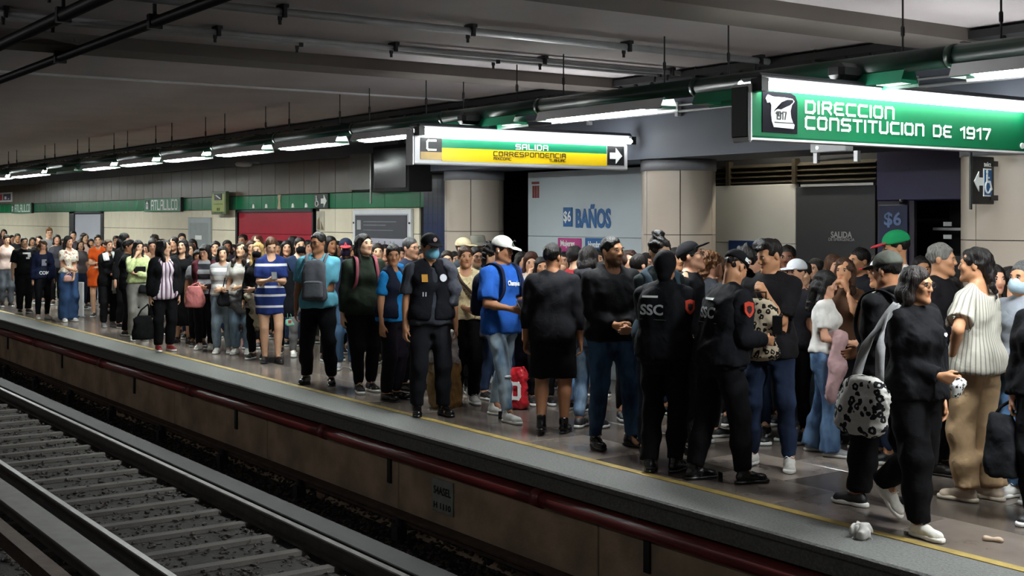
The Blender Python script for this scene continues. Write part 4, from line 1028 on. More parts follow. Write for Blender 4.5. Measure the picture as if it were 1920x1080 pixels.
M_TORSO = dict(z=[.80, .90, 1.0, 1.07, 1.18, 1.28, 1.35, 1.40, 1.435, 1.47], a=[.145, .165, .156, .15, .160, .174, .172, .145, .075, .052], b=[.10, .115, .11, .107, .114, .122, .108, .085, .062, .052])
F_TORSO = dict(z=[.80, .90, 1.0, 1.07, 1.18, 1.27, 1.34, 1.39, 1.43, 1.47], a=[.155, .178, .155, .135, .138, .150, .148, .125, .066, .046], b=[.105, .122, .108, .098, .098, .105, .096, .078, .055, .046])
NP = [0]
class Person:
    pass
def person(label, u, v=None, d=None, h=1.62, face=0, sex='f', w=1.0, skin='mid', head=(0, 0, 0), lean=0.0,
           hair=('long', '#120d0b'), arms=('down', 'down'), legs=None, top=None, over=None, bottom=None, shoes=None,
           glasses=None, mask=None, hat=None, beard=None, fine=True, group=None, palms=(None, None), curl=(30, 30), eyes=True, cat='person', dz=0.0):
    X, Y = on_v(u, v) if v is not None else on_d(u, d)
    depth = FX * X + FY * Y
    s = h / 1.70; NP[0] += 1; seed = NP[0]
    root = empty('person', (X, Y, dz), math.atan2(-X, Y) + math.radians(face)); root.scale = (s, s, s)
    tag(root, label, cat, group)
    p = Person(); p.root = root; p.s = s; p.sex = sex; p.depth = depth
    T = M_TORSO if sex == 'm' else F_TORSO
    z = np.array(T['z']); fat = w - 1.0
    bell = np.exp(-((z - 1.05) / .16) ** 2)
    tap = np.clip((1.45 - z) / .06, 0, 1)
    A = np.array(T['a']) * (1 + fat * (.55 + .5 * bell) * tap); B = np.array(T['b']) * (1 + fat * (.5 + .9 * bell) * tap)
    CYz = lambda zz: -lean * max(0.0, zz - .95)
    CY = np.array([CYz(q) for q in z]) - fat * .05 * bell
    p.z, p.A, p.B, p.CY = z, A, B, CY
    lw = 1 + fat * .8
    sw = (.168 if sex == 'm' else .142) * (1 + fat * .45)
    hf = min(max(depth * .0009, .0062), .0145); hc = min(max(depth * .0030, .023), .040)
    if not fine: hf, hc = .0155, .046
    B_ = Solid()
    shr = np.where(z < 1.38, .014, .004) if top else 0.0
    B_.loft(z, A - shr, B - shr, 0, CY, k=.02)
    for sx in (-1, 1): B_.cone((sx * .03, CYz(1.43) + .012, 1.45), (sx * sw * .8, CYz(1.385), 1.385), .03, .036, .03)
    if sex == 'f':
        for sx in (-1, 1): B_.ell((sx * .07, CYz(1.24) - .075 - fat * .06, 1.24), (.058 * lw, .055 * lw, .058 * lw), .04)
    p.sh, p.el, p.wr, p.hip, p.kn, p.an = {}, {}, {}, {}, {}, {}
    presets = {'down': (sw + .075, -.03, .80), 'back': (sw + .07, .12, .83), 'fwd': (sw + .06, -.16, .84), 'phone': (.055, -.30, 1.13), 'pocket': (sw + .05, -.08, .90),
               'front': (.03, -.20, .90), 'hip': (.21, -.06, .99), 'cross': (-.07, -.21, 1.14), 'chin': (.07, -.15, 1.42), 'ear': (.115, -.04, 1.52), 'strap': (.11, -.17, 1.28),
               'belly': (.0, -.22, 1.03), 'hold': (.13, -.28, 1.05), 'up': (.10, -.26, 1.30)}
    poles = {'hip': (1, .5, 0), 'cross': (.7, 0, -1), 'chin': (.6, 0, -1), 'ear': (1, -.1, -.8), 'back': (.6, .8, 0)}
    hands = []
    for ai, sx in ((0, -1), (1, 1)):
        sp = arms[ai]; S0 = V3(sx * sw, CYz(1.365), 1.365)
        if isinstance(sp, str): tgt = V3(*presets[sp]); pole = poles.get(sp, (.45, .8, -.35))
        else: tgt = V3(*sp[:3]); pole = sp[3] if len(sp) > 3 else (.45, .8, -.35)
        tgt = V3(tgt[0] * sx, tgt[1] + CYz(tgt[2]), tgt[2]); pole = V3(pole[0] * sx, pole[1], pole[2])
        E, W = ik(S0, tgt, .285, .25, pole)
        p.sh[sx], p.el[sx], p.wr[sx] = S0, E, W
        am = (1.12 if sex == 'm' else .95) * (1 + fat * .7)
        B_.chain([S0, S0 + (E - S0) * .45, E], [.047 * am, .044 * am, .038 * am], .03)
        B_.chain([E, E + (W - E) * .3, W], [.038 * am, .038 * am, .025 * (.5 + .5 * am)], .02)
        f = unit(W - E); n0 = palms[ai]
        n0 = V3(-sx * 1.0, .25, 0) if n0 is None else V3(n0[0] * sx, n0[1], n0[2])
        n = unit(n0 - f * (n0 @ f)); t = np.cross(n, f) * sx      # thumb side
        if t[1] > .3 and palms[ai] is None: t = t
        tdir = t if (isinstance(sp, str) and sp in ('down', 'back', 'fwd', 'pocket', 'front')) and t[1] < 0 else (-t if (isinstance(sp, str) and sp in ('down', 'back', 'fwd', 'pocket', 'front')) else (t if t[2] > 0 else -t))
        cu = math.radians(curl[ai])
        pts = [W]
        if depth < 19 and fine:
            kk = .011
            for q, (off, ln) in enumerate(((.029, .07), (.010, .08), (-.010, .075), (-.028, .058))):
                b0 = W + f * .015 + tdir * off * .55; b1 = W + f * .088 + tdir * off
                B_.cone(b0, b1, .0145, .0115, .014)
                c1, c2 = cu * (1 + .12 * q), cu * (2.1 + .15 * q)
                d1 = f * math.cos(c1) + n * math.sin(c1); d2 = f * math.cos(c2) + n * math.sin(c2)
                m1 = b1 + d1 * ln * .5; m2 = m1 + d2 * ln * .5
                B_.cone(b1, m1, .0095, .0088, .006).cone(m1, m2, .0088, .0075, .006); pts += [m1, m2]
            q0 = W + f * .02 + tdir * .02; q1 = q0 + unit(f * .75 + tdir * .6 + n * .35) * .045; q2 = q1 + unit(f * .9 + tdir * .1 + n * .5) * .035
            B_.cone(q0, q1, .014, .0105, .012).cone(q1, q2, .0105, .0085, .008); pts += [q1, q2]
            hands.append((np.min(pts, 0) - .014, np.max(pts, 0) + .014))
        else:
            B_.cone(W, W + f * .08, .026, .028, .02).cone(W + f * .08, W + f * .12 + n * .03, .026, .016, .02).cone(W + f * .03 + tdir * .02, W + f * .08 + tdir * .04, .012, .011, .01)
    legs = legs or ((.09, 0, 0, 8), (.09, 0, 0, 8))
    lm = (1.05 if sex == 'm' else 1.0) * lw
    for li, sx in ((0, -1), (1, 1)):
        dx, dy, lift, yaw = legs[li]
        Hh = V3(sx * .088 * (1 + fat * .4), .0, .90); An = V3(sx * dx, dy + .02, .085 + lift)
        K, An = ik(Hh, An, .42, .405, (sx * .12, -1, 0))
        p.hip[sx], p.kn[sx], p.an[sx] = Hh, K, An
        ls = .013 if bottom and bottom.get('kind', 'straight') in LEGW else 0.0
        B_.chain([Hh, Hh + (K - Hh) * .5, K], [.086 * lm - ls * 1.3, .074 * lm - ls, .054 * lm - ls], .03)
        B_.chain([K, K + (An - K) * .3 + V3(0, .012, 0), An], [.052 * lm - ls, .053 * lm - ls, .036], .03)
        B_.cone(An, An + V3(0, -.10, -.045), .034, .026, .02)
    # head
    R = rotm(*head); hcen = V3(0, CYz(1.55) - .018 - lean * .03, 1.585)
    hs = 1.0 if sex == 'm' else .965
    def hp(x, y, zz): return hcen + R @ (V3(x, y, zz) * hs)
    B_.cone((0, CYz(1.43) + .012, 1.40), hp(0, .018, -.05), .056 if sex == 'm' else .047, .05 if sex == 'm' else .043, .02)
    E3 = lambda r: tuple(q * hs for q in r)
    B_.ell(hp(0, .012, .032), E3((.074, .092, .084)), .02, R=R)
    fw = 1 + fat * .35
    B_.ell(hp(0, -.018, -.045), E3((.058 * fw, .07, .074)), .03, R=R)
    for sx in (-1, 1):
        B_.cone(hp(sx * .046 * fw, .0, -.06), hp(sx * .012, -.07, -.098), .021 * fw, .019, .025)
        B_.ell(hp(sx * .038, -.064, -.022), (.021 * fw,) * 3, .025)
        B_.ell(hp(sx * .031, -.097, .004), (.0165, .014, .011), .012, '-', R=R)
        B_.ell(hp(sx * .076, .014, -.008), (.010, .02, .031), .006, R=R)
        B_.ell(hp(sx * .0105, -.098, -.031), (.0085,) * 3, .008)
    B_.cone(hp(-.03, -.076, .021), hp(.03, -.076, .021), .014, .014, .02)
    B_.cone(hp(0, -.088, .008), hp(0, -.103, -.025), .0075, .0105, .012)
    B_.cone(hp(0, -.079, -.102), hp(0, -.074, -.1), .018, .018, .02)
    lipr = .0075 if sex == 'm' else .0085
    B_.cone(hp(-.017, -.083, -.056), hp(.017, -.083, -.056), lipr, lipr, .006).cone(hp(-.013, -.084, -.067), hp(.013, -.084, -.067), lipr, lipr, .006)
    fi = [(hcen - .125, hcen + .125)]
    if hands and fine: fi += hands
    P_, Q_ = B_.polygonise(hc, fi, hf)
    base = np.array(hexc(SKIN.get(skin, skin)), np.float32)
    C = np.tile(base, (len(P_), 1))
    loc = (P_ - hcen) @ R / hs
    lip = np.exp(-((loc[:, 0] / .02) ** 4 + ((loc[:, 2] + .0615) / .0105) ** 4)) * (loc[:, 1] < -.07)
    C = C * (1 - lip[:, None]) + lip[:, None] * (base * np.array([.72, .42, .42]) if sex == 'f' else base * np.array([.75, .55, .52]))
    if beard:
        bz = np.clip((-.048 - loc[:, 2]) / .02, 0, 1) * (loc[:, 2] > -.14) * (loc[:, 1] < .0) * (lip < .4)
        bz = np.maximum(bz, ((np.abs(loc[:, 0]) < .03) & (loc[:, 2] < -.04) & (loc[:, 2] > -.052) & (loc[:, 1] < -.07)).astype(float)) * beard
        C = C * (1 - bz[:, None]) + bz[:, None] * np.array(hexc('#1a1210'))
    link('body', mesh_np('body', P_, Q_, C), skinmat(), root)
    p.hcen, p.R, p.hs = hcen, R, hs
    Rm = Matrix(R.tolist()).to_4x4()
    def on_head(name, me, m, off=(0, 0, 0), parent=None, sc=None, extra=None):
        o = link(name, me, m, root)
        q = Matrix.Translation(Vector(hp(*off))) @ Rm @ Matrix.Diagonal((hs, hs, hs, 1))
        if extra is not None: q = q @ extra
        o.matrix_local = q
        return o
    p.on_head = on_head
    if eyes:
        eye_mesh(); hcol = hair[1] if hair else '#120d0b'
        for sx in (-1, 1):
            on_head('eye', SHARED['eye'], SHARED['eyemat'], (sx * .031, -.0835, .004))
            if sx == 1 and not mask: on_head('lips', SHARED['lips'], mat('lips_' + sex + skin, tuple(q * f_ for q, f_ in zip(hexc(SKIN.get(skin, skin)), (.62, .34, .34) if sex == 'f' else (.66, .45, .42))), .45, var=.05), (0, -.0895, -.0615))
            on_head('eyebrow', SHARED['brow'], hairmat('#1a120e' if hair is None or hcol < '#5' else '#6b4a2a'), (sx * .033, -.088, .0215), extra=Matrix.Diagonal((sx, 1, 1, 1)))
    hh = max(hf * 1.15, .007)
    if hair: on_head('hair', hair_mesh(hair[0], seed, hh), hairmat(hair[1]))
    if glasses: on_head('glasses', SHARED['glasses'], mat('glasses_frame', '#141414', .3), (0, -.1005, .006))
    if mask: on_head('face_mask', shared_solid('face_mask', mask_solid, .007), fabric(mask))
    if hat:
        kind = hat[0]; cm = fabric(hat[1]); bm = fabric(hat[2]) if len(hat) > 2 else cm; yaw = hat[3] if len(hat) > 3 else 0; pit = hat[4] if len(hat) > 4 else 0
        ex = Matrix.Rotation(math.radians(yaw), 4, 'Z') @ Matrix.Rotation(math.radians(pit), 4, 'X')
        if kind == 'cap':
            p.hat = on_head('cap', shared_solid('cap', cap_crown, .008), cm, extra=ex)
            b = link('brim', shared_solid('brim', cap_brim, .007), bm, p.hat)
        elif kind == 'bucket':
            p.hat = on_head('bucket_hat', shared_solid('bucket_hat', bucket_crown, .009), cm, extra=ex)
            link('brim', shared_solid('bucket_brim', bucket_brim, .007), bm, p.hat)
        elif kind == 'beanie': p.hat = on_head('beanie', shared_solid('beanie', beanie, .008), cm)
    gh = min(max(depth * .0016, .0115), .024) if fine else .036
    p.gh = gh
    p.garments = {}
    if top: p.garments['top'] = garment_top(p, top, seed, fat, am=(1.12 if sex == 'm' else .95) * (1 + fat * .7))
    if over: p.garments['over'] = garment_top(p, dict(over, ease=max(over.get('ease', .01), top.get('ease', .01) + .004), layer=1), seed + 50, fat, am=(1.12 if sex == 'm' else .95) * (1 + fat * .7))
    if bottom: p.garments['bottom'] = garment_bottom(p, bottom, seed + 90, fat)
    if shoes:
        up, so, lc = shoe_meshes(shoes[0])
        for li, sx in ((0, -1), (1, 1)):
            dx, dy, lift, yaw = legs[li]; a = p.an[sx]
            o = link('shoe', up, shoes_mat(shoes[1]), root)
            pit = -min(1.0, lift * 5.0)
            o.matrix_local = Matrix.Translation((a[0], a[1] - .015, max(0, a[2] - .085) * (1.0 if lift else 0))) @ Matrix.Rotation(math.radians(yaw * sx), 4, 'Z') @ Matrix.Rotation(-pit, 4, 'X')
            link('sole', so, shoes_mat(shoes[2]), o)
            if lc and depth < 14: link('laces', lc, shoes_mat(shoes[3] if len(shoes) > 3 else shoes[2]), o)
    return p
def shoes_mat(c): return mat('shoe_' + c, c, .25 if c < '#1' else .5, var=.08, scale=30, bump=.1, bscale=90)
def make_cloth(name, S, p, m, h=None):
    P_, Q_ = S.polygonise(h or p.gh)
    return link(name, mesh_np(name, P_, Q_), m, p.root)
def garment_top(p, sp, seed, fat, am):
    lay = .016 * sp.get('layer', 0); e = sp.get('ease', .010) + lay
    S = Solid(); S.noise = (sp.get('fold', .006), 34, seed)
    hem = sp.get('hem', .87); flare = sp.get('flare', 0.0)
    zz = np.linspace(hem, 1.455, 16)
    a = np.interp(zz, p.z, p.A) + e * np.clip((1.46 - zz) / .05, .35, 1); b = np.interp(zz, p.z, p.B) + e * np.clip((1.46 - zz) / .05, .35, 1)
    if hem < .95:
        am_ = np.interp(1.0, p.z, p.A); a = np.where(zz < 1.2, np.maximum(a, np.interp(1.24, p.z, p.A) * sp.get('box', .98) + e * .6), a); 
    hb = .021 * np.clip((1.1 - zz) / .08, 0, 1); a = a + hb; b = b + hb
    a = a + flare * np.clip((1.15 - zz) / .3, 0, 1.5); b = b + flare * .7 * np.clip((1.15 - zz) / .3, 0, 1.5)
    cy = np.interp(zz, p.z, p.CY)
    S.loft(zz, a, b, 0, cy, k=.03)
    if p.sex == 'f':
        for sx in (-1, 1): S.ell((sx * .07, np.interp(1.24, p.z, p.CY) - .078 - fat * .06, 1.24), (.058 + e,) * 3, .06)
    for sx in (-1, 1): S.cone((sx * .035, float(np.interp(1.43, p.z, p.CY)) + .012, 1.442), (p.sh[sx][0] * .8, p.sh[sx][1], 1.385), .03 + e * .5, .036 + e * .8, .03)
    sl = sp.get('sleeve', .62); names = {}
    es = sp.get('esleeve', e)
    if sl <= 0:
        for sx in (-1, 1): S.ell(p.sh[sx] + V3(sx * .04, 0, -.03), (.05 * am, .075, .085), .02, '-')
    for sx in (-1, 1):
        if sl <= 0: continue
        S0, E, W = p.sh[sx], p.el[sx], p.wr[sx]
        r0 = .047 * am + es
        if sl <= 1:
            B2 = S0 + (E - S0) * sl; S.cone(S0, B2, r0, (.045 * am + es * 1.6 + .004), .02)
            cut_flat(S, B2, unit(E - S0), .09)
        else:
            S.chain([S0, S0 + (E - S0) * .5, E], [r0, .046 * am + es, .040 * am + es], .02)
            B2 = E + (W - E) * (sl - 1); S.chain([E, E + (B2 - E) * .35, B2], [.040 * am + es, .039 * am + es, (.026 + .004 * am) + es * .9], .02)
            cut_flat(S, B2, unit(W - E), .075)
    if sp.get('hood'):
        cyn = float(np.interp(1.43, p.z, p.CY))
        S.chain([(-.07, cyn - .07, 1.405), (-.095, cyn + .01, 1.44), (-.06, cyn + .09, 1.455), (0, cyn + .115, 1.445), (.06, cyn + .09, 1.455), (.095, cyn + .01, 1.44), (.07, cyn - .07, 1.405)], [.022, .032, .042, .05, .042, .032, .022], .02)
    if sp.get('turtle'):
        S.cone((0, float(np.interp(1.43, p.z, p.CY)) + .012, 1.42), (0, float(np.interp(1.47, p.z, p.CY)) + .006, 1.50), .06, .054, .02)
    if sp.get('scoop'):
        q = sp['scoop']; S.ell((0, float(np.interp(1.42, p.z, p.CY)) - .085, 1.455), (.062 + q * .4, .075, .035 + q), .01, '-')
    if sp.get('backscoop'):
        q = sp['backscoop']; S.ell((0, float(np.interp(1.42, p.z, p.CY)) + .085, 1.455), (.062 + q * .4, .075, .035 + q), .01, '-')
    if sp.get('open'):
        ow = sp['open']
        def f(X, Y, Z): return np.maximum(np.abs(X + .02 * np.sin(9 * Z)) - ow * (1 + .5 * np.clip(1.2 - Z, 0, .5)), Y + .02) + 0 * Z
        S.p.append((None, None, f, .01, '-'))
    return make_cloth(sp.get('name', 'shirt'), S, p, sp['m'])
def cut_flat(S, c, n, r):
    """trims the round end of a sleeve or trouser leg just past the point c"""
    c = np.array(c, np.float32); n = np.array(n, np.float32)
    lo, hi = c - r * 1.3 + np.minimum(n, 0) * r, c + r * 1.3 + np.maximum(n, 0) * r
    def f(X, Y, Z):
        px, py, pz = X - c[0], Y - c[1], Z - c[2]; t = px * n[0] + py * n[1] + pz * n[2]
        q = np.sqrt(np.maximum(px * px + py * py + pz * pz - t * t, 0))
        return np.maximum(np.maximum(-t, t - r * 1.2), q - r)
    S.p.append((lo, hi, f, .004, '-'))
LEGW = {'relaxed': (.104, .086, .084), 'skinny': (.096, .066, .046), 'slim': (.098, .07, .055), 'straight': (.102, .079, .068), 'wide': (.108, .1, .108), 'flare': (.1, .076, .1), 'loose': (.11, .095, .075)}
def garment_bottom(p, sp, seed, fat):
    kind = sp.get('kind', 'straight'); e = .010; lw = 1 + fat * .8
    S = Solid(); S.noise = (sp.get('fold', .006), 30, seed)
    top = sp.get('top', 1.0)
    def hip(z0, z1, ex=e):
        zz = np.linspace(z0, z1, 8); S.loft(zz, np.interp(zz, p.z, p.A) + ex, np.interp(zz, p.z, p.B) + ex, 0, np.interp(zz, p.z, p.CY), k=.04)
    if kind in LEGW:
        r = LEGW[kind]; hip(.775, top); end = sp.get('end', 1.0)
        for sx in (-1, 1):
            H, K, A = p.hip[sx], p.kn[sx], p.an[sx]
            bot = A + (A - K) * (.10 if kind in ('wide', 'flare') else -.02) + (V3(0, .0, 0))
            bot = K + (bot - K) * end
            S.chain([H, H + (K - H) * .5, K], [r[0] * lw, (r[0] + r[1]) * .49 * lw, r[1] * (.5 + .5 * lw)], .03)
            S.chain([K, K + (bot - K) * .5 + V3(0, .006, 0), bot], [r[1] * (.5 + .5 * lw), (r[1] * .55 + r[2] * .45) * (.5 + .5 * lw), r[2]], .03)
            cut_flat(S, bot, unit(A - K), .13)
    elif kind == 'shorts':
        hip(.775, top); zb = sp.get('hem', .52)
        for sx in (-1, 1):
            H, K = p.hip[sx], p.kn[sx]; t = (H[2] - zb) / (H[2] - K[2]); bot = H + (K - H) * t
            S.cone(H, bot, .108 * lw, .098 * lw, .05); cut_flat(S, bot, unit(K - H), .14)
    elif kind == 'skirt':
        zb = sp.get('hem', .55); zz = np.linspace(zb, top, 10); k = sp.get('flare', .03)
        t = np.clip((.92 - zz) / (.92 - zb + 1e-6), 0, 1)
        a = np.where(zz > .9, np.interp(zz, p.z, p.A), np.interp(.9, p.z, p.A) + k * t) + e; b = np.where(zz > .9, np.interp(zz, p.z, p.B), np.interp(.9, p.z, p.B) + k * t) + e
        S.loft(zz, a, b, 0, np.interp(np.maximum(zz, .8), p.z, p.CY), k=.02)
        S.noise = (.006, 26, seed)
    return make_cloth(sp.get('name', 'trousers' if kind in LEGW else kind), S, p, sp['m'], p.gh * 1.22)
def carried(p, name, label, cat, group=None):
    """a thing a person wears or holds, in that person's own coordinates"""
    o = empty(name, p.root.location, p.root.rotation_euler.z); o.scale = p.root.scale
    return tag(o, label, cat, group)
def solid_part(name, S, m, parent, h): return link(name, mesh_np(name, *S.polygonise(h)), m, parent)
def backpack(p, label, m, m2=None, front=False, w=.15, hgt=.4, zc=1.18, depth_=.09, straps=True, name='backpack', h=.013):
    m2 = m2 or m; r = carried(p, name, label, 'backpack'); sg = -1 if front else 1
    cyb = float(np.interp(zc, p.z, p.CY)); yb = cyb + sg * (float(np.interp(zc, p.z, p.B)) + .02 + depth_)
    S = Solid(); S.noise = (.004, 30, 5)
    S.loft([zc - hgt / 2, zc - hgt * .35, zc + hgt * .25, zc + hgt * .42, zc + hgt / 2], [w * .95, w, w * .95, w * .8, w * .45], [depth_ * .95, depth_, depth_ * .85, depth_ * .7, depth_ * .4], 0, yb, n=3.2, rnd=.03)
    solid_part('bag_body', S, m, r, h)
    S = Solid(); zp = zc - hgt * .2
    S.loft([zp - hgt * .22, zp + hgt * .2], [w * .78, w * .74], [.045, .04], 0, yb + sg * depth_ * .85, n=3.2, rnd=.025); solid_part('pocket', S, m2, r, h)
    t = MB(); t.tube([(-w * .55, yb + sg * (depth_ * .8 + .05), zp + hgt * .16), (w * .55, yb + sg * (depth_ * .8 + .05), zp + hgt * .16)], .004, 5); t.build('zip', mat('zip_dark', '#0c0c0e', .5), r)
    hd = MB(); hd.tube([(-.03, yb, zc + hgt * .46), (-.025, yb, zc + hgt * .53), (.025, yb, zc + hgt * .53), (.03, yb, zc + hgt * .46)], .007, 6); hd.build('handle', m2, r, True)
    if straps: shoulder_straps(p, r, m2, sg, yb, zc, hgt)
    return r
def shoulder_straps(p, r, m, sg, yb, zc, hgt):
    for sx in (-1, 1):
        sh = p.sh[sx]; x = sh[0] * .62; cy = float(np.interp(1.36, p.z, p.CY)); bf = float(np.interp(1.28, p.z, p.B)) + .03
        flat_strap('strap', [(x * .9, cy + sg * (bf + .02), zc + hgt * .42), (x, cy + sg * bf * .7, 1.43), (x, cy, 1.462), (x, cy - sg * bf * .75, 1.42), (x * 1.08, cy - sg * (bf + .012), 1.3), (x * 1.2, cy - sg * (bf + .01), 1.18), (x * 1.45, cy - sg * bf * .5, 1.08), (x * 1.4, cy + sg * bf * .6, zc - hgt * .4)], .032, .010, m, r)
def flat_strap(name, pts, w, th, m, parent):
    """band of width w following a path over the shoulder"""
    P = [Vector(q) for q in pts]; Q = []
    for i in range(len(P) - 1):
        p0, p1, p2, p3 = P[max(i - 1, 0)], P[i], P[i + 1], P[min(i + 2, len(P) - 1)]
        for k in range(4):
            t = k / 4; Q.append(.5 * ((2 * p1) + (p2 - p0) * t + (2 * p0 - 5 * p1 + 4 * p2 - p3) * t * t + (3 * p1 - p0 - 3 * p2 + p3) * t ** 3))
    Q.append(P[-1]); c = sum(P, Vector()) / len(P); mb = MB(); vs = []; n = len(Q)
    for i, q in enumerate(Q):
        d = (Q[min(i + 1, n - 1)] - Q[max(i - 1, 0)]).normalized(); out = q - c; out.x *= .2; out = (out - d * out.dot(d)).normalized(); sd = d.cross(out)
        vs += [q + sd * w / 2 - out * th / 2, q + sd * w / 2 + out * th / 2, q - sd * w / 2 + out * th / 2, q - sd * w / 2 - out * th / 2]
    fs = [(0, 1, 2, 3), tuple(range(4 * n - 1, 4 * n - 5, -1))]
    for i in range(n - 1):
        for k in range(4): fs.append((4 * i + k, 4 * i + 4 + k, 4 * i + 4 + (k + 1) % 4, 4 * i + (k + 1) % 4))
    mb.add(vs, fs); return mb.build(name, m, parent, True)
def phone(p, label, sx, off=(0, -.02, .03), pitch=-35, yaw=0, screen=True, size=(.037, .0045, .075), lit=0.0):
    r = carried(p, 'phone', label, 'phone'); w = p.wr[sx] + unit(p.wr[sx] - p.el[sx]) * .09 + V3(*off)
    b = MB().box(-size[0], size[0], -size[1], size[1], -size[2], size[2], .004).build('case', mat('phone_case', '#0e0f12', .35), r)
    b.matrix_local = Matrix.Translation(Vector(w)) @ Matrix.Rotation(math.radians(yaw), 4, 'Z') @ Matrix.Rotation(math.radians(pitch), 4, 'X')
    s_ = MB().box(-size[0] * .92, size[0] * .92, size[1], size[1] + .001, -size[2] * .95, size[2] * .95).build('screen', emit('phone_glow', (.8, .9, 1), lit) if lit else mat('phone_glass', '#1b2026', .08), r)
    s_.matrix_local = b.matrix_local.copy()
    return r
def chest_print(p, garment, me, m, z, x=0.0, name='lettering', front=True, tilt=0.0, off=.004):
    """flat print wrapped on the chest or back of a garment"""
    g = p.garments[garment]; me2 = me
    n = len(me2.vertices); co = np.empty(n * 3, np.float32); me2.vertices.foreach_get('co', co); co = co.reshape(-1, 3)
    gv = np.empty(len(g.data.vertices) * 3, np.float32); g.data.vertices.foreach_get('co', gv); gv = gv.reshape(-1, 3)
    sg = -1 if front else 1
    cx = co[:, 0] * (1 if front else -1) + x; cz = co[:, 2] + z + co[:, 0] * tilt
    cand = gv[(gv[:, 1] * sg > float(np.interp(z, p.z, p.CY)) * sg) & (np.abs(gv[:, 2] - z) < .25)]
    y = np.empty(n, np.float32)
    for i in range(0, n, 400):
        q = slice(i, i + 400)
        dd = (cand[None, :, 0] - cx[q, None]) ** 2 + (cand[None, :, 2] - cz[q, None]) ** 2
        dd = dd + np.where(np.abs(cand[None, :, 0] - cx[q, None]) > .05, 1, 0)
        near = dd < max(.02, p.gh * 1.6) ** 2
        yy = np.where(near, cand[None, :, 1] * sg, -9).max(1); yn = cand[dd.argmin(1), 1] * sg
        y[q] = np.where(yy > -8, yy, yn)
    out = np.stack([cx, (y + off) * sg + co[:, 1] * 0.0 + np.where(co[:, 1] > 0, 0, sg * .0015), cz], 1)
    me2.vertices.foreach_set('co', out.astype(np.float32).ravel()); me2.update()
    return link(name, me2, m, g)
# ------------------------------------------------------------------ the crowd
GRP = 'passengers waiting on the platform'
def T(c, sleeve=.66, **k):
    m = k.pop('m', None) or fabric(c); return dict(m=m, sleeve=sleeve, **k)
def Bt(c, kind='straight', **k):
    m = k.pop('m', None) or (fabric(c, 'denim') if k.pop('denim', False) else fabric(c)); return dict(m=m, kind=kind, **k)
BLK, NAVY, DEN, DDEN, GREY = '#111114', '#171d33', '#5f7f9f', '#27344c', '#55575c'
KH, BR, DB = '#0f0b0a', '#3b2619', '#22160f'
W_SN = ('sneaker', '#d9d7d2', '#e9e8e4', '#ffffff'); B_SN = ('sneaker', '#141416', '#dcdcda', '#2a2a2c'); BB = ('boot', '#0e0e10', '#0e0e10'); GSN = ('sneaker', '#8d8d92', '#cfcfcb', '#dddddd')
PEOPLE = {}
def pp(key, label, u, vt, v=None, Y=None, hat_h=0.0, **k):
    """vt: row of the crown of the head, v: row of the feet, or Y: lane of the platform"""
    if v is None:
        q = (u - 960.0) / FPX; d = Y / (FY + RY * q); v = VH + FPX * HC / d
    else: d = FPX * HC / (v - VH)
    h = HC - (vt - VH) * d / FPX - .012 - hat_h
    h = min(max(h, 1.40), 1.86)
    k.setdefault('shoes', B_SN); k.setdefault('bottom', Bt(BLK, 'slim')); k.setdefault('top', T(BLK)); k.setdefault('group', GRP)
    p = person(label, u, v=v, h=h, **k); PEOPLE[key] = p; SPOTS.append((p.root.location.x, p.root.location.y, .20))
    return p
LATER = []
def bk(*a, **k): LATER.append((a, k))
def bk_build(label, u, vt, Y, top=BLK, hair=('long', KH), skin='mid', sex='f', face=0, head=(0, 0, 0), **k):
    """someone in the rows behind of whom little more than the head shows; takes the nearest free spot to lane Y"""
    q = (u - 960.0) / FPX; best = None
    for i in range(41):
        y = Y + .06 * ((i + 1) // 2) * (-1) ** i
        top_y = 8.62 if u < 990 else 8.85 if u < 1335 else 9.5
        if not 6.75 <= y <= top_y: continue
        d = y / (FY + RY * q); h = HC - (vt - VH) * d / FPX
        if not 1.42 <= h <= 1.84: continue
        x_, y_ = on_d(u, d)
        free = min([math.hypot(x_ - a, y_ - b) - r for a, b, r in SPOTS])
        if free >= .19: best = (free, y); break
        if best is None or free > best[0]: best = (free, y)
    Y = best[1] if best else Y
    k.setdefault('bottom', Bt(BLK if (int(u) % 3) else DDEN, 'slim', fold=.004)); k.setdefault('arms', ('down', 'down'))
    return pp('b%d_%d' % (u, vt), label, u, vt, Y=Y, top=T(top, .7), hair=hair, skin=skin, sex=sex, face=face, head=head, fine=k.pop('fine', False), **k)
SPOTS = [(cx, 8.95, .42) for cx in COLX] + [(*on_v(147, 594), .15)]
def handbag(p, label, c, base, w=.16, d=.07, hgt=.24, top=None, m=None, cat='bag', name='handbag', strap_w=.012, h=.013, tilt=0.0):
    """soft bag with its own base point (in the carrier's coordinates) and a strap up to the point top"""
    m = m or fabric(c); r = carried(p, name, label, cat); bx, by, bz = base
    S = Solid(); S.noise = (.006, 28, int(abs(bx * 100)) + 3)
    S.loft([bz, bz + hgt * .2, bz + hgt * .75, bz + hgt], [w * .92, w, w * .85, w * .62], [d, d * 1.05, d * .8, d * .35], [bx, bx, bx + tilt * .5, bx + tilt], by, n=2.8, rnd=.02)
    solid_part('bag_body', S, m, r, h)
    if top is not None:
        tx, ty, tz = top; zt = bz + hgt * .93
        for sg in (-1, 1):
            MB().tube([(bx + sg * w * .5 + tilt, by, zt), (bx * .6 + tx * .4 + sg * w * .35, (by + ty) / 2, zt * .45 + tz * .55), (tx, ty, tz)], strap_w, 6).build('strap', m, r, True)
    return r
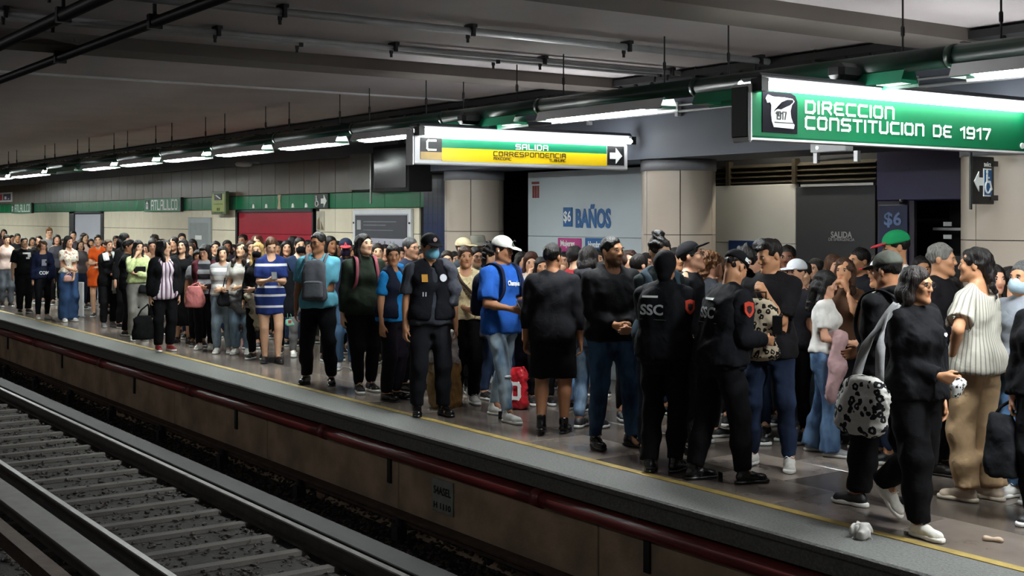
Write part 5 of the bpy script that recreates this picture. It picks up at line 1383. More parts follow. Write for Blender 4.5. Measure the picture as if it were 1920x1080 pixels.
def crossbody(p, m, side, parent, wd=.03):
    """strap from one shoulder down to the opposite hip, front and back"""
    cy = float(np.interp(1.36, p.z, p.CY)); b1 = float(np.interp(1.25, p.z, p.B)) + .035; a0 = float(np.interp(.95, p.z, p.A)) + .03; s_ = side
    bust = .055 if p.sex == 'f' else 0
    flat_strap('strap', [(-s_ * a0, cy * .3, .98), (-s_ * a0 * .75, cy * .4 - b1 * .85, 1.06), (-s_ * .03, cy - b1 - bust, 1.22), (s_ * .07, cy - b1 * .85 - bust * .4, 1.34), (s_ * .10, cy, 1.45), (s_ * .07, cy + b1 * .8, 1.36), (-s_ * .04, cy + b1 + .01, 1.2), (-s_ * a0 * .8, cy + b1 * .7, 1.02)], wd, .008, m, parent)

# --- far left
pp(1, 'person in pale pink sleeveless top and grey jeans at far left edge, looking down', 12, 439, v=575, face=12, head=(8, 14, 0), hair=('tied', DB), skin='light', top=T('#cdb6ad', 0, scoop=.04), bottom=Bt('#5a6068', 'straight', denim=True), arms=('down', 'down'))
bk('person in brown top behind the pale pink sleeveless top at the far left edge', 7, 429, 8.2, '#4a3438', ('long', DB))
bk('person in black with a white strap right behind the pale pink sleeveless top', 33, 437, 7.5, BLK, ('tied', KH), 'tan')
p = pp(3, 'person in black T-shirt with white print and black trousers, arm hanging down', 45, 444, v=587, face=15, sex='m', w=1.2, skin='light', hair=('short', DB), top=T('#0d0e11', .8, ease=.018), bottom=Bt('#0d0e11', 'straight'), head=(-5, -6, 0))
mb = MB().box(-.09, .09, 0, .002, .05, .085).box(.02, .09, 0, .002, -.02, .05).box(-.02, .06, 0, .002, -.06, -.02); chest_print(p, 'top', mb.mesh('print'), m_letter, 1.28, .02, 'print')
bk('person in beige top, head showing between the black T-shirt and the navy jacket', 61, 444, 7.7, '#8a8078', ('bob', KH), 'tan')
bk('person in black close behind the left shoulder of the navy jacket', 73, 441, 7.3, BLK, ('wavy', DB))
bk('person with glasses in grey T-shirt standing above the others behind the navy jacket', 92, 427, 7.9, '#8b8a8c', ('quiff', '#6b4a2c'), 'light', 'm', 8, glasses=1, fine=True)
p = pp(6, 'person in open navy jacket over printed top with white letters, looking down', 80, 449, v=598, face=12, head=(5, 22, 0), hair=('wavy', '#4a3222'), skin='mid', top=T('#1b2033', .6, scoop=.03), over=T('#141b35', 1.95, open=.07, hem=.85, name='jacket', ease=.016), bottom=Bt('#0e0f14', 'slim'), shoes=W_SN, arms=('down', 'fwd'))
chest_print(p, 'top', text_mesh('COM', .1, .2, .0005, .004), m_letter, 1.0, 0.0, 'lettering'); chest_print(p, 'top', MB().box(-.05, .05, 0, .001, -.07, .07).mesh('print'), fabric('#8a8896'), 1.22, 0, 'print')
bk('person in charcoal top behind the grey T-shirt and navy jacket', 107, 439, 7.5, '#3a3a40', ('bob', KH))
bk('person in black at the dark left edge of the grey door panel', 118, 447, 8.2, BLK, ('short', KH), 'brown', 'm')
bk('person in grey-violet top right in front of the grey door panel', 137, 432, 8.2, '#4c4450', ('tied', KH))
p = pp(9, 'person in cream flower-print top and wide blue jeans, both hands together in front', 128, 441, v=603, face=22, head=(10, 5, 0), hair=('long', KH), skin='mid', top=T('#d8d0c0', .6, m=fabric('#d9d2c4', 'floral', '#7a4a40', dict(scale=13, c3='#b58a70', warp=.1)), hem=.96, scoop=.03), bottom=Bt('#2f4668', 'wide', denim=True), shoes=W_SN, arms=('belly', 'front'))
handbag(p, 'small dusty pink purse held in front of the flower-print top', '#b58a80', (-.12, -.24, .80), .09, .04, .13, (-.04, -.22, .99), strap_w=.006)
bk('person in pale pink top and dark trousers left of the orange dress', 158, 436, 7.7, '#cfb4aa', ('wavy', DB), 'light', 'f', 25, fine=True, bottom=Bt('#1a1216', 'slim'))
bk('person in rust top half hidden between the pale pink top and the orange dress', 171, 447, 8.1, '#8a4a40', ('tied', KH), 'tan')
pp(11, 'person in bright orange short-sleeved dress with bare legs, arms folded across', 184, 439, v=594, face=-5, hair=('tied', DB), skin='light', top=dict(m=fabric('#d9581f'), sleeve=.7, hem=.62, name='dress', scoop=.03, flare=.02), bottom=Bt('#1a1216', 'shorts', hem=.7), shoes=B_SN, arms=('cross', 'belly'))
bd = tag(empty('display_board', (*on_v(147, 594), 0), .35), 'plain white rectangular board standing on the floor between flared jeans and the orange dress', 'board')
MB().box(-.15, .15, -.02, .02, .02, .66, .004).build('panel', m_white, bd); MB().box(-.15, -.11, -.05, .05, 0, .02).box(.11, .15, -.05, .05, 0, .02).build('feet', m_alu, bd)
p = pp(12, 'person in black cardigan and trousers with a long white scarf round the neck', 203, 448, v=613, face=18, head=(10, -4, 0), hair=('tied', BR), skin='mid', top=T('#0e0e11', 1.95, scoop=.04, hem=.78, ease=.02), bottom=Bt('#16161a', 'straight'), shoes=GSN, arms=('belly', 'down'))
sc = tag(carried(p, 'scarf', 'long white fringed scarf hanging over the black cardigan', 'scarf'))
flat_strap('scarf_band', [(.05, -.20, .72), (.06, -.21, .9), (.07, -.215, 1.1), (.08, -.215, 1.25), (.085, -.12, 1.41), (.05, .05, 1.48), (-.03, .07, 1.47), (-.085, -.09, 1.42), (-.09, -.19, 1.3)], .11, .014, fabric('#d8d8d6'), sc)
fr = MB()
for k in range(7): fr.tube([(.02 + k * .012, -.20, .73), (.02 + k * .012 + .004, -.20, .66)], .003, 4)
fr.build('fringe', fabric('#d8d8d6'), sc)
bk('person in dark grey top behind the white scarf, right of the grey door panel', 218, 441, 8.0, '#2c2a2c', ('tied', DB))
pp(13, 'person all in black left of the lime green blouse, head lowered behind a raised arm', 233, 436, Y=6.85, face=35, hair=('longfront', '#0a0808'), head=(25, 12, 0), skin='mid', top=T('#0c0c0e', 1.9), bottom=Bt('#0c0c0e', 'slim'))
pp(14, 'person in black T-shirt and trousers, bare arm raised to the face, seen from the side', 239, 449, v=629, face=75, sex='m', hair=('quiff', KH), skin='brown', top=T('#0d0d10', .75, hem=.80, ease=.02), bottom=Bt('#0d0d10', 'straight'), shoes=B_SN, arms=((.05, -.30, 1.38, (.4, -.2, -1)), 'down'))
p = pp(15, 'person in lime green patterned blouse and light grey trousers, hand on cheek', 259, 449, v=638, face=10, head=(12, 4, 4), hair=('longfront', KH), skin='light', top=T('#b9c98a', 1.9, m=fabric('#bfcf8e', 'floral', '#7f9a5a', dict(scale=30, c3='#e3e6c8')), hem=.98, scoop=.03, ease=.02), bottom=Bt('#8f8d88', 'straight'), shoes=W_SN, arms=('chin', 'cross'))
MB().box(-.1, .1, -.16, -.135, 1.14, 1.26, .01).build('black_bib', fabric(BLK), p.root)
handbag(p, 'black waist bag with pale lettering worn below the lime green blouse', BLK, (.08, -.15, .80), .11, .05, .15, None, name='waist_bag')
bk('person in tan top looking down right behind the lime green blouse', 286, 447, 6.9, '#7a5a48', ('bun', KH), 'mid', head=(0, 14, 0))
bk('person in black behind the one in tan top, right of the lime green blouse', 290, 440, 7.8, BLK, ('curly', DB), 'brown')
# --- striped blouse to striped dress
p = pp(17, 'person in black cardigan over purple and white striped blouse, red shoes, looking right', 308, 449, v=658, face=15, head=(55, 8, 0), hair=('wavy', '#0d0a0a'), skin='light', top=T('#d0c0cc', .3, m=fabric('#ddd2d8', 'vstripe', '#6a4a66', dict(period=.055, w=.022)), hem=.80, scoop=.06, ease=.016, flare=.02), over=T('#0e0e11', 1.95, open=.085, hem=.80, name='cardigan', ease=.018), bottom=Bt('#0b0b0e', 'straight'), shoes=('sneaker', '#7e1f22', '#e6e4e0', '#e6e4e0'), w=1.1)
handbag(p, 'large black shopping bag with white scribble held beside the purple striped blouse', '#0e0e10', (-.33, -.02, .20), .17, .08, .36, (-.25, -.02, .73))
bk('person in black just behind the purple striped blouse, face turned to a neighbour', 327, 443, 7.2, BLK, ('wavy', KH), 'mid', 'f', -20)
pp(18, 'person in long plain black dress between the purple striped blouse and the pink bag', 343, 447, v=642, face=-12, hair=('long', KH), skin='light', top=dict(m=fabric('#0c0c0f'), sleeve=.75, hem=.28, name='dress', scoop=.05, ease=.02, flare=.03), bottom=None, shoes=BB, head=(-12, -4, 0))
bk('person in plum top farthest back above the long black dress', 341, 436, 8.2, '#3c3038', ('tied', KH), 'light')
bk('person in black right in front of the silver notice case', 361, 447, 7.9, BLK, ('bangs', KH), 'light')
bk('person in light grey top below the silver notice case, looking left', 357, 454, 7.1, '#8b8680', ('long', DB), 'light', 'f', -15)
bk('person in grey top, head low beside the maroon jacket', 371, 467, 6.95, '#7a7a7e', ('bangs', KH), 'tan')
p = pp(21, 'person with glasses in maroon jacket over grey and white striped jumper, looking down', 384, 457, v=655, face=-12, head=(-14, 12, 0), hair=('bangs', KH), skin='mid', glasses=1, top=T('#888888', 1.9, m=fabric('#2b2b30', 'hstripe', '#8c8c90', dict(period=.16, w=.07, off=.05)), hem=.88), over=T('#451821', 1.85, open=.10, hem=.78, name='jacket', ease=.016), bottom=Bt('#0e0e12', 'slim'), shoes=W_SN, arms=('belly', 'belly'))
handbag(p, 'dusty pink soft bag held in front of the maroon jacket', '#b8706e', (-.10, -.30, .70), .16, .08, .34, (-.04, -.26, 1.10))
bk('person in charcoal top just right of the silver notice case', 405, 451, 7.5, '#2a2a30', ('short', KH), 'light', 'm', -10)
bk('person in dark violet top between the silver notice case and the red shutter', 426, 449, 7.7, '#2a2230', ('bob', KH), 'brown')
p = pp(23, 'person in grey and white striped top and pale jeans, hands held in front', 418, 460, v=662, face=-8, head=(5, 0, 0), hair=('bob', KH), skin='light', top=T('#b8b6b4', 1.8, m=fabric('#9a9a9c', 'hstripe', '#dcdad8', dict(period=.13, w=.06)), hem=.92, scoop=.03, ease=.018), bottom=Bt('#7d8d9a', 'straight', denim=True), shoes=W_SN, arms=('belly', 'belly'))
handbag(p, 'black shoulder bag in front of the grey and white striped top', BLK, (.09, -.22, .76), .14, .07, .26, (.14, -.02, 1.44), strap_w=.01)
p = pp(24, 'person in white T-shirt and pale jeans with a grey jacket tied round the waist', 453, 453, v=664, face=-12, head=(-8, -10, 4), hair=('wavy', DB), skin='light', top=T('#c9c6c0', .7, scoop=.05, hem=.9, ease=.016), bottom=Bt('#6e8497', 'straight', denim=True), shoes=W_SN, arms=('down', 'belly'))
S = Solid(); S.noise = (.012, 30, 4); S.loft([.62, .75, .92, .99], [.17, .2, .2, .17], [.13, .16, .16, .14], 0, .0); solid_part('tied_jacket', S, fabric('#5c5c60'), p.root, .016)
bk('person in black at the left end of the red shutter, looking left', 456, 438, 8.1, BLK, ('short', KH), 'brown', 'm', -25)
bk('person in brown top right behind the white T-shirt', 472, 449, 7.3, '#6a5040', ('long', BR), 'mid')
bk('person in dark top before the red shutter, above the black face mask', 483, 439, 7.6, '#3a2a2c', ('wavy', '#54291c'), 'light', 'f', -5)
p = pp(25, 'person with black face mask all in black, beige shirt tied at the waist', 484, 453, v=673, face=-20, hair=('longfront', '#a98a55'), skin='light', mask='#101014', top=T('#0d0d10', 1.9), bottom=Bt('#0c0c0f', 'slim'), arms=('down', 'belly'))
S = Solid(); S.noise = (.014, 34, 8); S.loft([.42, .6, .85, .97], [.10, .12, .19, .17], [.10, .12, .15, .14], [.06, .05, 0, 0], -.02); solid_part('tied_shirt', S, fabric('#9a9282', 'camo', '#7a7364', dict(scale=9, c3='#b3ac9a')), p.root, .015)
p = pp(27, 'person in navy short dress with white stripes, bare legs, reading a phone', 508, 443, v=680, face=4, head=(6, 26, 0), hair=('tied', '#4a2f1e'), skin='light', top=dict(m=fabric('#1f2f66', 'bands', '#d6d6dc', dict(z=[(1.31, 1.345), (1.02, 1.05), (.905, .935), (.755, .785)])), sleeve=.8, hem=.66, name='dress', scoop=.05, ease=.014, box=1.0), bottom=None, shoes=('sneaker', '#101012', '#1a1a1c', '#d0d0d0'), arms=('phone', 'phone'), curl=(45, 45), legs=((.08, .0, 0, 10), (.09, -.06, 0, 10)), w=1.1)
phone(p, 'phone held in both hands in front of the striped navy dress', -1, (.03, -.02, .05), -50)
handbag(p, 'long black bag hanging at the side of the striped navy dress', '#0e0f14', (.22, -.02, .62), .12, .09, .62, (.13, 0, 1.43), strap_w=.012)
p2 = handbag(p, 'small mint green pouch with red heart tag below the striped navy dress', '#7fb8a0', (.24, -.12, .50), .055, .02, .12, (.22, -.1, .72), strap_w=.004, name='pouch'); MB().box(.22, .26, -.145, -.138, .54, .58, .004).build('red_tag', fabric('#b0403c'), p2)
bk('person in wine red top peering out right of the striped navy dress', 538, 449, 7.2, '#5a2a34', ('long', KH), 'mid')
bk('person in black with back to us before the middle of the red shutter', 549, 441, 7.9, BLK, ('wavy', '#0d0a0a'), 'mid', 'f', 160)
pp(29, 'person with black face mask in dark blue shirt and light grey trousers', 562, 444, v=668, face=10, hair=('short', KH), sex='m', skin='light', mask='#0f0f13', top=T('#1d2b45', .7, scoop=.04), bottom=Bt('#7c7b7c', 'slim'), shoes=W_SN)
# --- blue shirt man with chest bag to masked security guard
p = pp(30, 'person with glasses in light blue short-sleeved shirt, grey bag on the chest', 597, 434, v=720, face=-12, head=(-28, 4, 0), sex='m', hair=('short', KH), skin='brown', glasses=1, w=1.1, beard=.25, top=T('#5fa3b8', .8, ease=.02, hem=.86, scoop=.02), bottom=Bt('#0e0f14', 'straight'), shoes=('dress', '#0d0c0c', '#0d0c0c'), arms=('down', 'belly'), legs=((.15, .04, 0, 10), (.15, -.04, 0, 15)), curl=(30, 55))
backpack(p, 'grey backpack worn on the chest over a light blue shirt', fabric('#4d4f55'), fabric('#5a5c62'), front=True, w=.145, hgt=.46, zc=1.17, depth_=.07)
bk('person in black right behind the light blue short-sleeved shirt', 619, 441, 7.5, BLK, ('long', KH), 'brown', 'f', 30)
bk('person in charcoal close left of the navy cap with red brim', 632, 450, 8.0, '#3a3a40', ('bob', KH), 'brown')
p = pp(32, 'person with navy cap with red brim and purple neck gaiter pulled over the face', 648, 447, v=692, hat_h=.0, face=0, sex='m', hair=('short', KH), skin='brown', mask='#2a2238', hat=('cap', '#1c2233', '#b03a40', 0, 8), top=T('#1a1d30', 1.9, turtle=1), bottom=Bt('#3a5068', 'straight', denim=True), shoes=GSN, eyes=False)
o_ = link('cap_letter', text_mesh('A', .05, None, .001, .003), fabric('#c04a50'), p.hat, (0, -.099, .075))
p = pp(33, 'person in dark green jumper and black trousers with pink backpack straps, looking right', 682, 436, v=735, face=14, head=(24, -6, 0), hair=('long', KH), skin='light', w=1.38, top=T('#1f281f', 1.9, turtle=1, hem=.84, ease=.012), bottom=Bt('#0a0a0c', 'slim'), shoes=B_SN, arms=('down', 'down'), legs=((.06, -.04, 0, 5), (.09, .05, 0, 10)))
r = carried(p, 'backpack', 'pink backpack on the back of the dark green jumper wearer', 'backpack'); S = Solid().loft([1.0, 1.1, 1.3, 1.4], [.13, .15, .14, .08], [.07, .08, .07, .04], 0, .26, n=3); solid_part('bag_body', S, fabric('#7d3f4c'), r, .016)
shoulder_straps(p, r, fabric('#8d4a56'), 1, .26, 1.2, .4)
bk('person in brown top peering over behind the pink backpack strap', 709, 455, 7.6, '#6a4a44', ('tied', DB), 'light')
bk('person in black between the dark green jumper and the bright blue polo shirt', 722, 457, 8.0, BLK, ('short', KH), 'mid', 'm')
pp(35, 'person in bright blue polo shirt with navy waistcoat looking back over the shoulder', 735, 456, v=750, face=52, head=(-48, 6, 0), hair=('tied', '#0d0a0a'), skin='tan', top=T('#1a76b4', .75, scoop=.02), over=T('#161c2c', -1, open=.05, name='waistcoat', hem=.9), bottom=Bt('#15101a', 'straight'), shoes=('dress', '#0e0d0d', '#0e0d0d'), arms=('down', 'down'))
pp(36, 'person with glasses in navy waistcoat over blue shirt, facing right', 768, 444, Y=6.95, face=48, sex='m', hair=('grey_short', '#3d3d3e'), skin='mid', glasses=1, top=T('#1a5a8c', .75), over=T('#182235', -1, name='waistcoat', hem=.88), bottom=Bt('#101016', 'straight'), shoes=('dress', '#0e0d0d', '#0e0d0d'))
p = pp(37, 'person with black cap and blue surgical mask in black vest over grey polo shirt', 806, 438, v=778, face=14, head=(10, 4, 0), sex='m', hair=('short', KH), skin='tan', mask='#6fa9bd', hat=('cap', '#0c0c10', '#0c0c10', 0, 4), w=1.08, top=T('#34373e', .8, ease=.02, hem=.86, scoop=.02), over=T('#0f1016', -1, name='vest', hem=.90, open=.012, ease=.014), bottom=Bt('#15161b', 'straight'), shoes=BB, arms=('down', 'down'), legs=((.12, .02, 0, 12), (.12, -.05, 0, 12)))
link('cap_badge', MB().tube([(0, -.103, .085), (0, -.096, .087)], .02, 10).mesh('cap_badge'), fabric('#c9a8a6'), p.hat)
chest_print(p, 'over', MB().box(-.028, .028, 0, .001, -.035, .035).mesh('badge'), fabric('#b8863a'), 1.30, -.09, 'badge'); chest_print(p, 'over', MB().lathe([(.001, 0), (.036, 0), (.036, .001), (.001, .001)], n=14).mesh('badge') if False else MB().prism([(.036 * math.cos(a), .036 * math.sin(a)) for a in np.linspace(0, 6.28, 13)[:-1]], 0, .001).mesh('badge'), fabric('#c9ccd2'), 1.30, .09, 'badge')
chest_print(p, 'over', MB().box(-.02, -.01, 0, .001, -.02, .02).box(.005, .015, 0, .001, -.02, .02).mesh('badge'), fabric('#c9ccd2'), 1.15, -.09, 'badge')
gj = tag(carried(p, 'folded_jacket', 'grey jacket slung over the shoulder of the black vest', 'jacket')); S = Solid(); S.noise = (.012, 36, 2); S.chain([(.13, .12, 1.2), (.15, .05, 1.43), (.17, -.09, 1.40), (.2, -.12, 1.2), (.2, -.11, 1.08)], [.05, .055, .055, .06, .045], .04); solid_part('cloth', S, fabric('#4a4c55'), gj, .014)
bk('person in teal scarf between the blue surgical mask and the cream cap', 838, 468, 7.3, '#5fa09a', ('tied', DB), 'light')
p = pp(38, 'person in beige flower-print top and black trousers with a crossbody strap', 872, 459, v=757, face=8, head=(4, 0, 0), hair=('tied', BR), skin='tan', w=1.18, top=T('#c9b98c', .35, m=fabric('#cdbd94', 'floral', '#a08a58', dict(scale=17, c3='#e0d4b4')), hem=.92, scoop=.05, ease=.02), bottom=Bt('#0c0c0f', 'straight'), shoes=W_SN, arms=('belly', 'down'))
r = handbag(p, 'grey shoulder bag hanging at the hip of the beige flower-print top', '#3c3d44', (.24, -.10, .72), .11, .06, .24, None); crossbody(p, fabric('#3a2c26'), -1, r)
bk('person with cream cap facing right just behind the beige flower-print top', 868, 446, 7.5, '#3a4048', ('short', BR), 'mid', 'm', 50, hat=('cap', '#d2c4a2', '#cdbf9c', 0, 0), fine=True)
bk('person with grey-green bucket hat in front of the left round column', 895, 441, 8.1, '#22252a', ('short', KH), 'brown', 'm', 30, hat=('bucket', '#77766c', '#6d6c62'), fine=True)
bk('person with glasses and mint top just below the bucket hat', 892, 461, 7.5, '#7fb5a8', ('tied', KH), 'mid', 'f', 20, glasses=1, fine=True)
bk('person in black looking right between the bucket hat and the white cap', 921, 455, 7.3, '#14161e', ('curly', KH), 'light', 'f', 45, head=(15, 10, 0), fine=True)
bx = tag(empty('wrapped_bundle', (*on_v(833, 763), 0), .3), 'tall bundle in brown tape and clear plastic standing on the floor beside the black vest', 'bundle')
S = Solid(); S.noise = (.010, 26, 3); S.loft([0, .03, .42, .46], [.13, .14, .135, .13], [.13, .14, .135, .12], 0, 0, n=5, rnd=.03); solid_part('taped_carton', S, mat('brown_tape', '#8a6a34', .25, var=.35, scale=7, bump=.4, bscale=14, clear=.5), bx, .012)
S = Solid(); S.noise = (.020, 34, 6); S.loft([.45, .5, .66, .76], [.14, .15, .13, .10], [.13, .14, .12, .08], 0, 0, n=3, rnd=.03); solid_part('plastic_wrap', S, mat('clear_plastic', '#a7a49f', .15, var=.45, scale=12, bump=.6, bscale=25, clear=.5), bx, .012)
# --- man in blue T-shirt
p = pp(42, 'person in bright blue T-shirt with white script, white cap, ripped jeans, holding a phone', 940, 443, v=785, face=42, head=(22, 6, 0), sex='m', hair=('short', KH), skin='brown', hat=('cap', '#d6d5cf', '#c9c8c4', 0, 6), top=T('#2456a8', .85, ease=.022, hem=.80, fold=.007), bottom=Bt('#7794ae', 'slim', m=fabric('#5f7f9f', 'denim', '#a9bcc9')), shoes=('hightop', '#dfe3df', '#efefec', '#1c3a2c'), arms=('hold', 'phone'), curl=(50, 45), legs=((.10, -.22, 0, 6), (.12, .22, 0, 12)))
chest_print(p, 'top', text_mesh('Champion', .062, .17, .0005, .002), m_letter, 1.27, .03, 'lettering', tilt=-.05)
o_ = link('cap_mark', MB().tube([(.03 * math.cos(a), -.103, .085 + .028 * math.sin(a)) for a in np.linspace(.6, 5.6, 12)], .004, 5).mesh('cap_mark'), m_letter_k, p.hat)
p.on_head('earphone', MB().lathe([(.001, -.012), (.006, -.008), (.007, .006), (.001, .01)], n=8).mesh('earphone', True), m_white, (-.082, -.0, -.01))
for sx, z_, w_ in ((-1, .60, .035), (-1, .42, .045), (1, .47, .05), (1, .30, .03)):
    K = p.kn[sx]; H = p.hip[sx]; A = p.an[sx]; c_ = K + (H - K) * (z_ - K[2]) / (H[2] - K[2]) if z_ > K[2] else K + (A - K) * (K[2] - z_) / (K[2] - A[2])
    S = Solid().ell((c_[0], c_[1] - .056, z_), (w_, .022, .016), .01); solid_part('knee_rip', S, fabric('#c9cdd0'), p.garments['bottom'], .008)
backpack(p, 'navy backpack worn over the bright blue T-shirt', fabric('#141829'), fabric('#1a1f33'), w=.15, hgt=.42, zc=1.16)
phone(p, 'black phone held in front of the bright blue T-shirt', -1, (.0, -.02, .03), -30, 20)
rb = tag(empty('red_bag', (*on_v(960, 766), 0), .5), 'glossy red shopping bag with white lettering standing behind the ripped jeans', 'bag')
S = Solid(); S.noise = (.010, 24, 7); S.loft([0, .05, .34, .42], [.16, .17, .15, .12], [.08, .09, .07, .04], 0, 0, n=3.5, rnd=.02); solid_part('bag_body', S, mat('red_gloss', '#b3202a', .3, var=.15, scale=5), rb, .012)
mb = MB(); stroke_text(mb, 'CO', -.09, .12, .14, -.095, th=.035); mb.build('lettering', m_letter, rb)
wb = tag(empty('white_bag', (*on_v(905, 745), 0), 0), 'crumpled pale plastic bag on the floor beside the bright red bag and black trousers', 'bag')
S = Solid(); S.noise = (.02, 30, 9); S.loft([0, .06, .3, .45], [.14, .16, .12, .06], [.12, .13, .1, .05], 0, 0, rnd=.03); solid_part('bag_body', S, mat('pale_plastic', '#9a9896', .3, var=.3, scale=9, bump=.5, bscale=20), wb, .014)
pp(43, 'person in white T-shirt with hands raised to the face behind the blue T-shirt', 995, 470, Y=7.65, face=15, head=(-10, 12, 0), hair=('bob', '#3f2218'), skin='light', top=T('#d3d1cd', .7, hem=.95), bottom=Bt('#171a26', 'wide'), arms=('chin', 'ear'))
bk('person in beige top just left of the black shirt seen from behind', 1016, 480, 7.5, '#b3a79a', ('long', KH), 'tan', 'f', 5, fine=True)
# --- people seen from behind in the middle
pp(44, 'person in black shirt and knee-length black shorts seen from behind, bare calves, ankle boots', 1036, 455, v=813, face=172, head=(-25, 0, 0), sex='m', w=1.12, hair=('short', '#0d0a09'), skin='brown', top=T('#16161a', 1.6, ease=.02, hem=.84), bottom=Bt('#0b0b0d', 'shorts', hem=.50), shoes=BB, arms=('down', 'down'), legs=((.10, -.05, 0, 6), (.09, .07, .03, 6)))
bk('person in red vest top with bare shoulder turned away, below the pink label', 1077, 459, 7.5, '#a8343a', ('tied', KH), 'light', 'f', 140, fine=True, bottom=Bt(DEN, 'straight', denim=True))
pp(46, 'person in dark hooded jacket and ripped blue jeans half hidden behind the black hooded top', 1103, 459, v=803, face=150, hair=('long', KH), skin='mid', top=T('#1f2024', 1.9, hood=1, ease=.02), bottom=Bt('#6b8aa8', 'slim', m=fabric('#54749a', 'denim', '#93aac0')), shoes=('sneaker', '#24242a', '#d0d0ce', '#c0c0c0'), arms=('down', 'down'))
pp(47, 'person in black hooded top and dark blue jeans, hands clasped in front', 1146, 441, v=838, face=22, head=(22, -2, 0), sex='m', w=1.14, hair=('short', '#0c0a09'), skin='tan', beard=.75, top=T('#0f0f12', 1.92, hood=1, hem=.86, ease=.022, scoop=.03), bottom=Bt('#1f2f4a', 'slim', m=fabric('#1c2b45', 'denim', '#36506e')), shoes=BB, arms=((.05, -.22, 1.0), (.05, -.22, 1.0)), legs=((.13, .0, 0, 4), (.17, -.04, 0, 35)))
bk('person in dark brown top just right of the black hooded top', 1181, 466, 7.6, '#3a2c2a', ('wavy', '#2f1a14'), 'mid', 'f', 20)
bk('person in charcoal turned away between the black hooded top and the denim waistcoat', 1197, 474, 7.1, '#2c2c32', ('short', KH), 'mid', 'm', 130, fine=True)
pp(49, 'person in denim waistcoat over dark long sleeves looking down right, above the knitted cap', 1236, 434, v=858, face=18, head=(15, 10, 0), hat_h=.03, hair=('topbun', '#120d0b'), skin='light', top=T('#1a2124', 1.9, ease=.014, scoop=.02), over=T('#2b3a44', -1, open=.09, name='waistcoat', hem=.92), bottom=Bt('#232a38', 'slim'), shoes=('sneaker', '#131315', '#d9d9d6', '#222222'), arms=('belly', 'down'), legs=((.1, .03, 0, 8), (.14, -.03, 0, 40)))
def patch(p, sx, dirv):
    """shield badge sewn on the outside of the sleeve"""
    S0, E = p.sh[sx], p.el[sx]; dv = unit(V3(*dirv)); c_ = S0 + (E - S0) * .30 + dv * .088
    q = Vector(-dv).to_track_quat('Y', 'Z').to_matrix().to_4x4()
    sh = [(-.04, .05), (-.04, -.01), (-.02, -.04), (0, -.055), (.02, -.04), (.04, -.01), (.04, .05), (0, .062)]
    o = MB().prism(sh, -.004, .01).build('shoulder_patch', fabric('#b4402f'), p.root); o.matrix_local = Matrix.Translation(Vector(c_)) @ q
    MB().prism([(a * .5, b * .5) for a, b in sh], -.007, -.003).build('patch_emblem', fabric('#2a2024'), o)
def officer_text(p, tx):
    chest_print(p, 'over', text_mesh('SSC', .11, .19, .0005, .003), fabric('#a3a5a8'), 1.26, tx, 'lettering', front=False)
    chest_print(p, 'over', MB().box(-.065, .065, 0, .001, -.008, .008).mesh('reflector'), m_letter, 1.36, tx + .02, 'reflector', front=False)
    chest_print(p, 'over', MB().box(-.12, .12, 0, .001, -.003, .003).mesh('reflector'), fabric('#5a5c60'), 1.185, tx, 'reflector', front=False)
p = pp(50, 'police officer in black uniform and black knitted cap seen from behind, left of the two', 1246, 469, v=884, face=158, head=(10, 0, 0), sex='m', w=1.1, hair=None, skin='brown', hat=('beanie', '#0c0c10'), top=T('#0e0f14', 1.95, ease=.02, hem=.84, turtle=1), over=T('#0b0c11', -1, name='vest', hem=.88, ease=.02), bottom=Bt('#0a0a0e', 'straight'), shoes=BB, arms=('belly', 'belly'), legs=((.08, -.03, 0, 4), (.10, .05, 0, 14)), eyes=False)
officer_text(p, .04); patch(p, -1, (-.75, .65, 0))
bb = tag(empty('bin_bag', (*on_v(1292, 830), 0), 0), 'dark translucent rubbish bag standing behind the two police officers', 'bag')
S = Solid(); S.noise = (.018, 26, 5); S.loft([0, .1, .5, .8], [.15, .18, .15, .06], [.15, .17, .13, .05], 0, 0, rnd=.03); solid_part('bag_body', S, mat('bin_plastic', '#17181b', .25, var=.3, scale=9, bump=.5, bscale=18), bb, .016)
pp(51, 'person with black cap tipped up and glasses facing right behind the knitted cap', 1293, 452, Y=7.2, face=72, head=(8, -10, 0), sex='m', hair=('short', KH), skin='mid', glasses=1, hat=('cap', '#141418', '#141418', 0, -18), top=T('#15161a', 1.9), bottom=Bt(BLK, 'straight'))
bk('person in dark grey turned away between the two police officers', 1330, 470, 7.6, '#24262c', ('curly', '#5a3a22'), 'mid', 'f', 120, fine=True)
p = pp(53, 'police officer in black uniform with lettered cap, head bent over, seen from behind at right', 1352, 470, v=903, face=118, head=(20, 30, 0), lean=.16, sex='m', w=1.16, hair=('buzz', '#17110e'), skin='tan', hat=('cap', '#0c0c10', '#0c0c10', 0, 4), top=T('#0e0f14', 1.95, ease=.022, hem=.84), over=T('#0b0c11', -1, name='vest', hem=.88, ease=.02), bottom=Bt('#0a0a0e', 'straight'), shoes=BB, arms=('hold', 'hold'), curl=(45, 45), legs=((.13, -.14, 0, 0), (.13, .14, 0, 0)))
officer_text(p, -.02); patch(p, -1, (-1, -.1, .1))
link('cap_lettering', text_mesh('SSC', .035, .055, .001, .002), m_letter, p.hat, (-.088, -.0, .065)).rotation_euler = (0, 0, -math.pi / 2)
p = pp(54, 'person in black T-shirt with bare forearms holding up a leopard-print bag', 1444, 447, v=876, face=-14, head=(-42, 16, 0), sex='m', hair=('quiff', '#15100e'), skin='tan', top=T('#131215', .85, ease=.022, hem=.82), bottom=Bt('#161e30', 'slim', m=fabric('#141c2e', 'denim', '#222e46')), shoes=W_SN, arms=((.0, -.26, 1.12), (.03, -.24, 1.30)), curl=(60, 60), legs=((.15, .03, 0, 12), (.15, -.03, 0, 12)))
